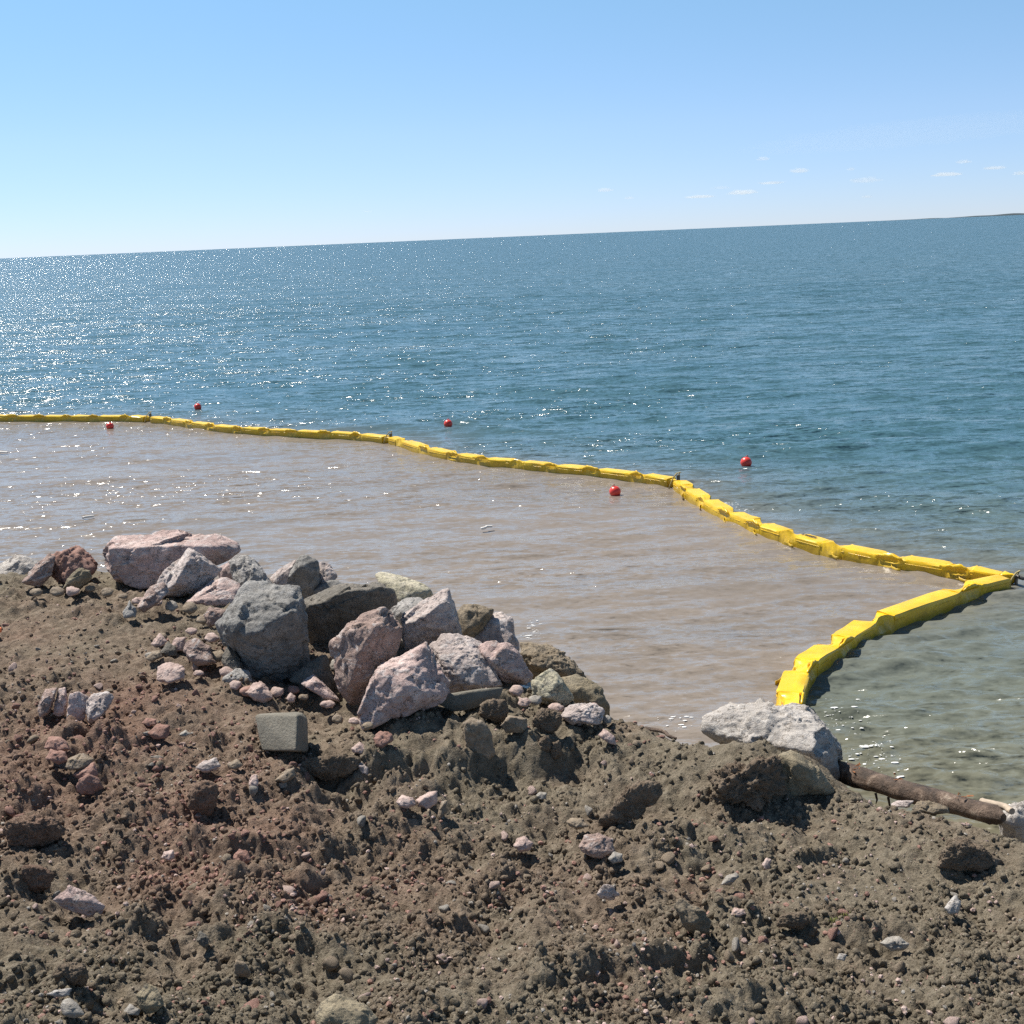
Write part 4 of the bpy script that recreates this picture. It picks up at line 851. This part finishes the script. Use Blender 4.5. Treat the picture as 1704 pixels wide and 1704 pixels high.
for si_, (W, lab) in enumerate(zip(SECW, LABS)):
    root = bpy.data.objects.new('boom_section', None); COL.objects.link(root); root.location = W[0]
    root.empty_display_size = .3
    tag(root, lab, 'boom', 'sections of the floating yellow boom')
    L0 = W[0].copy()
    W = W.copy(); W[:, 2] = 0
    rgb = np.random.default_rng(60 + si_)
    nJ = len(W)
    def pt(s):  # smooth point along the section: Catmull-Rom over the joints
        i = int(np.clip(math.floor(s), 0, nJ - 2)); u = s - i
        if si_ == 4 and i < 3 or True:
            p0 = W[max(i - 1, 0)]; p1 = W[i]; p2 = W[i + 1]; p3 = W[min(i + 2, nJ - 1)]
            cr_ = 0.5 * ((2 * p1) + (-p0 + p2) * u + (2 * p0 - 5 * p1 + 4 * p2 - p3) * u * u + (-p0 + 3 * p1 - 3 * p2 + p3) * u ** 3)
            return 0.55 * (p1 + (p2 - p1) * u) + 0.45 * cr_
    zoff = lambda p: 0.22 * water_z(p)
    for i in range(nJ - 1):
        seg = np.linalg.norm(W[i + 1] - W[i]); e = min(0.22, 0.16 / max(seg, .3) + .06)
        us = np.array([e, e + .015, e + .05, .3, .5, .7, 1 - e - .05, 1 - e - .015, 1 - e])
        C = np.array([pt(i + u) for u in us]); Tn = np.array([pt(min(i + u + .02, nJ - 1.0001)) - pt(max(i + u - .02, 0)) for u in us])
        zz = np.array([zoff(c) for c in C]); tilt = rgb.normal() * .015
        C[:, 2] = zz.mean() + (us - .5) * tilt
        pr = np.repeat(sub_prof()[None], len(us), 0)
        sc_ = np.array([.95, .985, 1, 1, 1.0, 1, 1, .985, .95])
        if si_ == 3 and i == nJ - 2: sc_ = np.array([.95, .985, 1, .96, .86, .7, .5, .46, .42])
        if si_ == 4 and i == 0: sc_ = np.array([.42, .5, .62, .85, .95, 1, 1, .985, .95])
        pr = pr * np.stack([sc_, .35 + .65 * sc_], 1)[:, None, :]
        pr = pr + rgb.normal(size=pr.shape) * .0055
        v, f = sweep(C, Tn, pr); mesh_obj('float', v, f, M['vinyl'], root, True, L0)
        fl = bpy.context.scene.collection.objects[-1]
        for e_ in fl.data.edges: pass
        fl.data.set_sharp_from_angle(angle=math.radians(24))
        for sd_ in ((1, -1) if si_ >= 2 else (1,)):      # welded seam along the edge of the float
            ls = np.stack([Tn[:, 1], -Tn[:, 0], 0 * Tn[:, 0]], 1) / np.linalg.norm(Tn, axis=1)[:, None]
            v, f = tube(C + ls * (HW * sc_ * 1.0 * sd_)[:, None] + np.stack([0 * sc_, 0 * sc_, .132 * (.35 + .65 * sc_)], 1), .0065, 5); mesh_obj('seam', v, f, M['vinyl'], fl, True, L0)
        # fabric fold to the next float
        if i < nJ - 2:
            seg2 = np.linalg.norm(W[i + 2] - W[i + 1]); e2 = min(0.22, 0.16 / max(seg2, .3) + .06)
            ss = np.concatenate([np.linspace(i + 1 - e - .01, i + 1, 8), np.linspace(i + 1, i + 1 + e2 + .01, 8)[1:]])
            C = np.array([pt(s) for s in ss]); Tn = np.array([pt(min(s + .02, nJ - 1.0001)) - pt(max(s - .02, 0)) for s in ss])
            C[:, 2] = np.array([zoff(c) for c in C])
            m_ = np.sin(np.linspace(0, np.pi, len(ss)))
            pr = np.repeat(sub_prof()[None], len(ss), 0) * .965
            side = -1 if si_ != 4 else 1
            for j in range(NX):
                sx, sz = XS[j]
                hump = (0.055 + .03 * rgb.random()) if sx * side > -.5 and sx * side < .95 else -0.01
                if sz > .16:
                    if sx * side < -.5: pr[:, j, 1] += m_ * (.05 + .02 * rgb.random())           # raised fabric ear on the far edge
                    else: pr[:, j, 1] -= np.abs(m_) ** 2.0 * ((.05 if si_ < 4 else .09) + .02 * rgb.random()) * (.5 + .5 * sx * side)      # sag
                pr[:, j, 0] += m_ * sx * (.012 + .02 * rgb.random()) * (1 if sz < .12 else -1.6)
                pr[:, j, 1] += m_ * .007 * np.sin(np.linspace(0, 11, len(ss)) + rgb.random() * 6)
            for j in range(NX):     # the near wall of the fabric is drawn in between the floats
                if XS[j][0] * side > .8 and XS[j][1] > 0: pr[:, j, 0] *= 1 - (.34 if si_ < 4 else .62) * m_ ** 1.3 * min(1, XS[j][1] / .2)
            pr += rgb.normal(size=pr.shape) * .003
            v, f = sweep(C, Tn, pr, True); mesh_obj('fabric_fold', v, f, M['vinyl'], root, True, L0)
            fo_ = bpy.context.scene.collection.objects[-1]; fo_.data.set_sharp_from_angle(angle=math.radians(30))
            # loose corner of the top seam
            if si_ >= 2 and rgb.random() < .9 or si_ < 2:
                c = C[7]; t_ = Tn[7] / np.linalg.norm(Tn[7]); s_ = np.array([t_[1], -t_[0], 0]) * side
                Lh = (.16 + .10 * rgb.random())
                us = np.linspace(-1, 1, 9); V = []; F = []
                for q, u in enumerate(us):
                    h = .055 * (1 - u * u) * (1 + .3 * rgb.normal())
                    base_ = c + t_ * u * Lh - s_ * HW * .86
                    V += [base_ + [0, 0, .192], base_ - s_ * .012 + [0, 0, .222 + h], base_ - s_ * .04 + [0, 0, .215 + h], base_ - s_ * .03 + [0, 0, .185]]
                for q in range(8):
                    for j in range(4): F.append((q * 4 + j, q * 4 + (j + 1) % 4, (q + 1) * 4 + (j + 1) % 4, (q + 1) * 4 + j))
                F += [(3, 2, 1, 0), (32, 33, 34, 35)]
                mesh_obj('seam_flap', V, F, M['vinyl'], root, True, L0)
            if si_ in (3, 4):
                c = C[8]; t_ = Tn[8] / np.linalg.norm(Tn[8]); s_ = np.array([t_[1], -t_[0], 0]) * (1 if si_ == 3 else 1)
                p = [c + s_ * (HW * .9) + [0, 0, .06], c + s_ * (HW + .03) + t_ * .05 + [0, 0, .03], c + s_ * (HW + .06) + t_ * .14 + [0, 0, .015], c + s_ * (HW + .085) + t_ * .24 + [0, 0, .03]]
                V = []; F = []
                for q in p: V += [q + [0, 0, .03], q - [0, 0, .03], q + s_ * .012 - [0, 0, .03], q + s_ * .012 + [0, 0, .03]]
                for q in range(3):
                    for j in range(4): F.append((q * 4 + j, q * 4 + (j + 1) % 4, (q + 1) * 4 + (j + 1) % 4, (q + 1) * 4 + j))
                F += [(3, 2, 1, 0), (12, 13, 14, 15)]
                mesh_obj('skirt_flap', V, F, M['vinyl'], root, True, L0)
    # tapered sleeve, end plate and tie rope at the far end of the section
    if si_ < 4:
        c = W[-1].copy(); t_ = W[-1] - W[-2]; t_ /= np.linalg.norm(t_); s_ = np.array([t_[1], -t_[0], 0]); z0 = zoff(c)
        pr = np.repeat(sub_prof()[None], 5, 0) * np.array([.88, .8, .62, .45, .35])[:, None, None]; pr[..., 0] *= np.array([1, .8, .5, .3, .22])[:, None]
        pr = pr + rgb.normal(size=pr.shape) * .006
        seg = np.linalg.norm(W[-1] - W[-2]); e = min(0.22, 0.16 / max(seg, .3) + .06) * seg
        C = np.array([c - t_ * (e + .01) + t_ * (e) * q for q in (0, .25, .5, .8, 1.0)]); C[:, 2] = z0 + np.array([0, .01, .05, .09, .10])
        v, f = sweep(C, np.repeat(t_[None], 5, 0), pr); mesh_obj('end_sleeve', v, f, M['vinyl'], root, True, L0)
        V = []
        for a in (0, .03):
            for sx, sz in ((-.04, -.02), (.04, -.02), (.05, .30 if si_ != 3 else .17), (-.05, .30 if si_ != 3 else .17)): V.append(c + t_ * a + s_ * sx + [0, 0, sz + z0])
        mesh_obj('end_plate', V, [(3, 2, 1, 0), (4, 5, 6, 7), (0, 1, 5, 4), (1, 2, 6, 5), (2, 3, 7, 6), (3, 0, 4, 7)], M['steel'], root, False, L0)
        if si_ == 3: z0 -= .13
        rp = [c + t_ * .02 + [0, 0, .29 + z0], c + t_ * .05 - s_ * .03 + [0, 0, .37 + z0], c + t_ * .02 + s_ * .06 + [0, 0, .35 + z0], c - t_ * .02 + s_ * .14 + [0, 0, .26 + z0], c - t_ * .06 + s_ * .2 + [0, 0, .1 + z0], c - t_ * .1 + s_ * .24 + [0, 0, -.05]]
        v, f = tube(rp, .016); mesh_obj('tie_rope', v, f, M['rope'], root, True, L0)
    if si_ == 3:    # small dark line of print on one float, too worn to read in the photograph
        a, b_ = W[5], W[6]; t_ = (b_ - a) / np.linalg.norm(b_ - a); s_ = np.array([t_[1], -t_[0], 0]); z0 = 0.5 * np.mean([zoff(a), zoff(b_), zoff((a + b_) / 2)])
        V = []; F = []; x = .36 * np.linalg.norm(b_ - a); Lr = np.linalg.norm(b_ - a)
        rr_ = np.random.default_rng(3); x = .2 * Lr
        while x < .56 * Lr:
            w_ = .018 + .02 * rr_.random()
            for z_ in (.223, .228):
                for dx, ds in ((0, -.03), (w_, -.03), (w_, .03), (0, .03)): V.append((a + t_ * (x + dx) + s_ * (ds + .02 * rr_.normal() * .3)) + [0, 0, z_ + z0])
            k = len(V) - 8; F += [(k + 4, k + 5, k + 6, k + 7), (k, k + 1, k + 5, k + 4), (k + 1, k + 2, k + 6, k + 5), (k + 2, k + 3, k + 7, k + 6), (k + 3, k, k + 4, k + 7)]
            x += w_ + .012 + (.05 if rr_.random() < .12 else 0)
        mesh_obj('printed_line', V, F, M['ink'], root, False, L0)
        c = W[-1]; v, f = tube([c + [0, 0, .16], c + t_ * .14 + [.0, 0, .14], c + [.24, .0, .10], c + [.4, .05, 0.02], c + [.7, .1, -.15]], .03, 8); mesh_obj('mooring_rope', v, f, M['steel'], root, True, L0)

# ------------------------------------------------------------------ red buoys
M['buoy'] = plain('red_buoy_plastic', (.78, .06, .04), .35, ns=5, var=.15); M['buoyeye'] = plain('buoy_eye', (.30, .03, .025), .5)
BU = [(182, 710, 6.3, 'red ball buoy inside the boom, leftmost, just below the boom line'), (330, 678.5, 6.0, 'red ball buoy beyond the boom, farthest left on the blue water'),
      (746, 707, 7.2, 'red ball buoy beyond the boom, above the first bend'), (1025, 817.5, 9.6, 'red ball buoy inside the boom on the brown water near the corner'),
      (1241, 771, 9.4, 'red ball buoy on the open water right of the boom corner')]
for px, py, r, lab in BU:
    p = at_z(px, py, .06); d = np.linalg.norm(p - CAM); R = r * ((p - CAM) @ Fw) / FPX
    root = bpy.data.objects.new('buoy', None); COL.objects.link(root); root.location = (p[0], p[1], water_z(p) * .7)
    tag(root, lab, 'buoy', 'red ball buoys')
    V, Fc = ICO[4]; v = V.copy(); v = v * (1 + .012 * np.exp(-(v[:, 2:] / .05) ** 2)) * R; v[:, 2] += R * .62
    o = mesh_obj('float_ball', v, Fc, M['buoy'], root)
    rp = [(math.cos(a) * R * .22 + R * .12, 0, R * 1.66 + math.sin(a) * R * .2) for a in np.linspace(0, 5.9, 12)]
    rv, rf = tube(rp, R * .07); mesh_obj('eye_ring', rv, rf, M['buoyeye'], root)
    nk = []; 
    for z_, rr_ in ((-.1, .34), (-.42, .30), (-.6, .18)): nk.append((0, 0, R * z_))
    cv, cf = tube([(0.001 * i, 0, R * z_) for i, z_ in enumerate((-.25, -.45, -.7, -.9))], np.array([.32, .3, .22, .2]) * R, 10); mesh_obj('neck', cv, cf, M['buoyeye'], root)
    root.rotation_euler = (random.uniform(-.25, .25), random.uniform(-.35, .35), random.uniform(0, 6))

# ------------------------------------------------------------------ drift log, sticks, floating bits, scrap
def bark():
    m, t, b = nodes('wet_bark'); tc = t.nodes.new('ShaderNodeTexCoord').outputs['UV']
    pos = t.nodes.new('ShaderNodeTexCoord').outputs['Object']
    a = noise(t, pos, 5, 6, .65, .5); f = noise(t, pos, 40, 5, .7)
    c = ramp(t, a.outputs[0], [(.36, (.035, .022, .014)), (.48, (.085, .054, .035)), (.58, (.17, .115, .08)), (.66, (.32, .25, .19))]).outputs[0]
    t.links.new(c, b.inputs['Base Color']); b.inputs['Roughness'].default_value = .7
    t.links.new(bump(t, f.outputs[0], .02, .9, bump(t, a.outputs[0], .05, .8)), b.inputs['Normal'])
    return m
M['bark'] = bark(); M['torn'] = plain('torn_orange_bark', (.26, .105, .04), .9, ns=30, var=.5); M['palewood'] = plain('pale_dry_wood', (.45, .36, .27), .8, ns=20)
M['foamwood'] = plain('bleached_wood', (.78, .74, .68), .8, ns=20, var=.08); M['twig'] = plain('grey_twig', (.20, .16, .11), .9, ns=30)
def log_at(name, label, a, b, za, zb, ra, rb, mat, n=26, k=18, bend=.05, seed=1, cat='log'):
    A = at_z(*a, za); Bp = at_z(*b, zb); rgl = np.random.default_rng(seed)
    u = np.linspace(0, 1, n); p = A + (Bp - A) * u[:, None]; p[:, 2] += bend * np.sin(u * np.pi); p[:, 0] += .03 * np.sin(u * 7 + seed)
    v, f = tube(p, ra + (rb - ra) * u, k)
    c = np.repeat(p, k, 0); dv = v - c
    if n > 20: dv[-k:] *= .45; dv[-2 * k:-k] *= (.8 + .3 * rgl.random((k, 1)))
    v = c + dv * (1 + .16 * fbm3(v * np.array([3, 3, 3.]) + seed, seed, 3) + .05 * fbm3(v * 14, seed + 3, 2))[:, None]
    o = mesh_obj(name, v, f, mat, None, True, loc=A)
    o.data.set_sharp_from_angle(angle=math.radians(50))
    tag(o, label, cat); return o, p
lg, lp = log_at('drift_log', 'brown weathered log with torn orange bark lying along the waterline', (1360, 1277), (1664, 1362), .62, .98, .105, .085, M['bark'], bend=.02)
rgl = np.random.default_rng(8); V0 = np.array(lg.location)
for i in (6, 12, 20):   # torn bark tufts
    vs = []; fs = []
    for q in range(7):
        c = lp[i] + [rgl.normal() * .03, -.03 + rgl.normal() * .03, .105 + rgl.normal() * .01]; d = rgl.normal(size=3) * .02; d[2] = abs(d[2]) * .5 + .006; s = np.array([rgl.normal(), rgl.normal(), 0]) * .012
        k = len(vs); vs += [c - s, c + s, c + d + s * .5, c + d - s * .5, c - s + [0, .006, 0], c + s + [0, .006, 0], c + d + s * .5 + [0, .006, 0], c + d - s * .5 + [0, .006, 0]]
        fs += [(k, k + 1, k + 2, k + 3), (k + 7, k + 6, k + 5, k + 4), (k, k + 3, k + 7, k + 4), (k + 1, k + 5, k + 6, k + 2), (k + 3, k + 2, k + 6, k + 7)]
    mesh_obj('torn_bark', np.array(vs) - V0, fs, M['torn'], lg, False)
for i, L_ in ((9, .10), (11, .13)):
    v, f = tube([lp[i] + [0, -.03, -.10], lp[i] + [.01, -.05, -.10 - L_ * .6], lp[i] + [.0, -.05, -.10 - L_]], np.array([.014, .01, .004])); mesh_obj('bark_strip', v - V0, f, M['bark'], lg)
log_at('broken_plank', 'pale splintered wood behind the right end of the log', (1638, 1334), (1690, 1350), .9, .95, .035, .03, M['palewood'], 8, 8, 0, 4, 'driftwood')
log_at('driftwood_stick', 'thin brown stick poking over the bank toward the water beside the mound', (1078, 1212), (1128, 1229), 1.2, 1.2, .022, .016, M['bark'], 10, 8, .01, 5, 'stick')
log_at('floating_stick', 'white stick with a dark tail floating in the middle of the brown water', (801, 880), (818, 876), .05, .07, .032, .026, M['foamwood'], 8, 8, .02, 6, 'stick')
log_at('floating_stick', 'white stick floating on the brown water at the left edge', (-6, 752), (11, 753), .05, .05, .034, .028, M['foamwood'], 8, 8, .01, 7, 'stick')
log_at('floating_stick', 'small white stick floating above the flat-topped boulder', (137, 862), (156, 859), .05, .05, .028, .024, M['foamwood'], 8, 8, .01, 9, 'stick')
M['orange'] = plain('orange_plastic', (.75, .18, .05), .5)
o = rock('plastic_scrap', 'tiny bright orange plastic scrap on flat soil at the left edge', 'scrap', 'orange', 'P', [(-6, 1052), (-4, 1044), (2, 1043), (4, 1049), (2, 1053)], None, sub=3, rough=.03, sharp=20)

# roots and straw: uncountable
vs = []; fs = []
pr_ = scatter(900, 4.8, 12.5); pr_[:, 2] = ground_z(pr_[:, 0], pr_[:, 1])
for p in pr_:
    a = rg.random() * 6.28; L_ = .03 + .09 * rg.random() ** 2; d = np.array([math.cos(a), math.sin(a), .35 * rg.random()]) * L_
    sag = np.array([0, 0, .3 * L_ * rg.random()])
    v, f = tube([p + [0, 0, .004], p + d * .5 + sag, p + d], np.array([.0022, .0018, .0010]), 3); k = len(vs); vs += list(v); fs += [tuple(q + k for q in t_) for t_ in f]
o = mesh_obj('rootlets', vs, fs, M['twig'], None, True); tag(o, kind='stuff'); o['label'] = 'rootlets and straw poking from the earth'

M['moss'] = plain('moss', (.17, .19, .04), .9, ns=40)
vs = []; fs = []
for _ in range(90):
    c = at_z(1396 + rg.normal() * 10, 1530 + rg.normal() * 3.5, 1.2); c[2] = float(ground_z(c[:1], c[1:2])[0]); d = np.array([rg.normal() * .5, rg.normal() * .5, 1]) * (.012 + .025 * rg.random())
    v, f = tube([c, c + d * .6, c + d + [0, 0, -.004]], np.array([.003, .0022, .0008]), 3); k = len(vs); vs += list(v); fs += [tuple(q + k for q in t_) for t_ in f]
o = mesh_obj('moss', vs, fs, M['moss']); tag(o, kind='stuff'); o['label'] = 'small yellow-green tuft of moss on the earth'
# foam flecks near the shore and beside the boom, dark weed under the surface at the right
M['foam'] = plain('foam', (.8, .8, .78), .7, ns=40, var=.08); M['weed'] = plain('dark_weed', (.030, .026, .012), .6, ns=10, var=.4)
def flecks(name, spots, mat, rmin, rmax, zoff_, lab):
    vs = []; fs = []
    for px, py, sx, sy, n in spots:
        for _ in range(n):
            c = at_z(px + rg.normal() * sx, py + rg.normal() * sy, 0.0); r = rmin + (rmax - rmin) * rg.random() ** 3
            el = .8 + 2.2 * rg.random(); z = water_z(c) + zoff_; k = len(vs); m_ = 7
            ph = rg.random(m_) * .5
            for j in range(m_):
                a = 6.283 * j / m_; q = r * (.65 + ph[j] * 1.1); vs.append((c[0] + math.cos(a) * q * el, c[1] + math.sin(a) * q, z))
            vs.append((c[0], c[1], z + min(.012, r * .4)))
            fs += [(k + j, k + (j + 1) % m_, k + m_) for j in range(m_)]
    o = mesh_obj(name, vs, fs, mat, None, True); tag(o, kind='stuff'); o['label'] = lab
flecks('foam', [(1440, 1262, 30, 15, 60), (1462, 1245, 10, 6, 30), (1410, 1200, 24, 15, 44), (1384, 1192, 6, 4, 8), (1212, 836, 9, 3.5, 36), (1235, 846, 10, 3, 14), (885, 1050, 12, 10, 40), (1130, 1205, 18, 8, 20), (1480, 1300, 10, 8, 30)], M['foam'], .004, .020, .012, 'white foam flecks on the water')

# ------------------------------------------------------------------ small clouds low over the horizon (volumes) and distant land
def cloud_mat(name, dens):
    m = bpy.data.materials.new(name); m.use_nodes = True; t = m.node_tree; t.nodes.clear()
    o = t.nodes.new('ShaderNodeOutputMaterial'); v = t.nodes.new('ShaderNodeVolumePrincipled')
    v.inputs['Density'].default_value = dens; v.inputs['Color'].default_value = (.97, .97, .97, 1); v.inputs['Anisotropy'].default_value = .2
    t.links.new(v.outputs[0], o.inputs['Volume']); return m
M['cloud'] = cloud_mat('cloud_vapour', .008); M['wisp'] = cloud_mat('thin_cloud_vapour', .0025)
CLD = [(1007, 317, 13, 4, 'small white puff cloud, leftmost of the low cloud row', 'cloud'), (1047, 330, 8, 3, 'faint tiny cloud right below the leftmost puff', 'cloud'),
       (1165, 328, 24, 3, 'flat streak cloud low over the horizon in the middle of the row', 'cloud'), (1236, 321, 24, 5, 'flat cloud with a puffy top just right of the flat streak', 'cloud'),
       (1200, 313, 16, 3, 'thin cloud floating over the gap between two flat clouds', 'wisp'), (1284, 305, 20, 3, 'narrow cloud bar below the brightest puff', 'cloud'),
       (1331, 285, 15, 5, 'brightest triangular puff cloud', 'cloud'), (1270, 265, 11, 4, 'small faint cloud highest on the left side of the row', 'cloud'),
       (1416, 282, 7, 3, 'tiny round cloud right of the brightest puff', 'cloud'), (1440, 301, 26, 6, 'ragged faint cloud below the tiny round one', 'wisp'), (1442, 328, 9, 3, 'lowest faint cloud speck on the right', 'cloud'),
       (1575, 291, 25, 4, 'long flat white cloud at the right', 'cloud'), (1603, 270, 12, 4, 'small cloud above the long flat white one', 'cloud'),
       (1655, 280, 18, 3.5, 'cloud bar second from the right edge', 'cloud'), (1700, 289, 14, 4, 'cloud cut by the right edge of the photo', 'cloud'),
       (612, 352, 10, 2.5, 'lone tiny cloud over the left part of the horizon', 'wisp')]
for px, py, hw, hh, lab, mt in CLD:
    Dd = 9000.; c = CAM + ray(px, py) * Dd; V, Fc = ICO[4]; a = hw * Dd / FPX; b_ = hh * Dd / FPX
    v = V * np.array([a, a * .8, b_]); nn = fbm3(V * np.array([3.0, 3.0, 1.5]) + px, int(px), 3); v = v * (1 + .5 * nn)[:, None]
    v[:, 2] = np.where(v[:, 2] < 0, v[:, 2] * .5, v[:, 2])
    o = mesh_obj('cloud', v + c, Fc, M[mt], None, True, loc=c); tag(o, lab, 'cloud', 'small low clouds')
# long thin cirrus streak
for (xa, ya, xb, yb, hh, lab) in [(1250, 247, 1830, 192, 5, 'long faint white streak of high cloud at the upper right')]:
    Dd = 12000.; pa = CAM + ray(xa, ya) * Dd; pb = CAM + ray(xb, yb) * Dd; V, Fc = ICO[5]; L_ = np.linalg.norm(pb - pa) / 2; ax = (pb - pa) / (2 * L_); c = (pa + pb) / 2
    v = V[:, :1] * L_ * ax + V[:, 1:2] * 500 * Fw + V[:, 2:] * hh * Dd / FPX * Up; v = v * (1 + .25 * fbm3(V * np.array([7, 3, 3.]), 5, 3))[:, None]
    m = cloud_mat('cirrus_vapour', .0004); M['cirrus'] = m
    o = mesh_obj('cloud', v + c, Fc, m, None, True, loc=c); tag(o, lab, 'cloud')
# low far shore at the right end of the horizon
xs = np.linspace(0, 1, 60); V = []; F = []
for i, u in enumerate(xs):
    d = 30000.; x = 9200 + 9000 * u; h = (12 + 45 * u + 12 * math.sin(u * 23) + 8 * math.sin(u * 57)) * min(1, u * 4)
    V += [(x, d, -5), (x, d + 500, h), (x, d + 3000, -5)]
for i in range(59): F += [(i * 3, (i + 1) * 3, (i + 1) * 3 + 1, i * 3 + 1), (i * 3 + 1, (i + 1) * 3 + 1, (i + 1) * 3 + 2, i * 3 + 2)]
o = mesh_obj('hills', V, F, plain('far_forest', (.025, .04, .045), .9, ns=.002), None, True); tag(o, kind='structure')
print('TRIS', sum(len(o.data.polygons) * (2 if o.name in ('ground', 'water') else 1) for o in S.objects if o.type == 'MESH'))
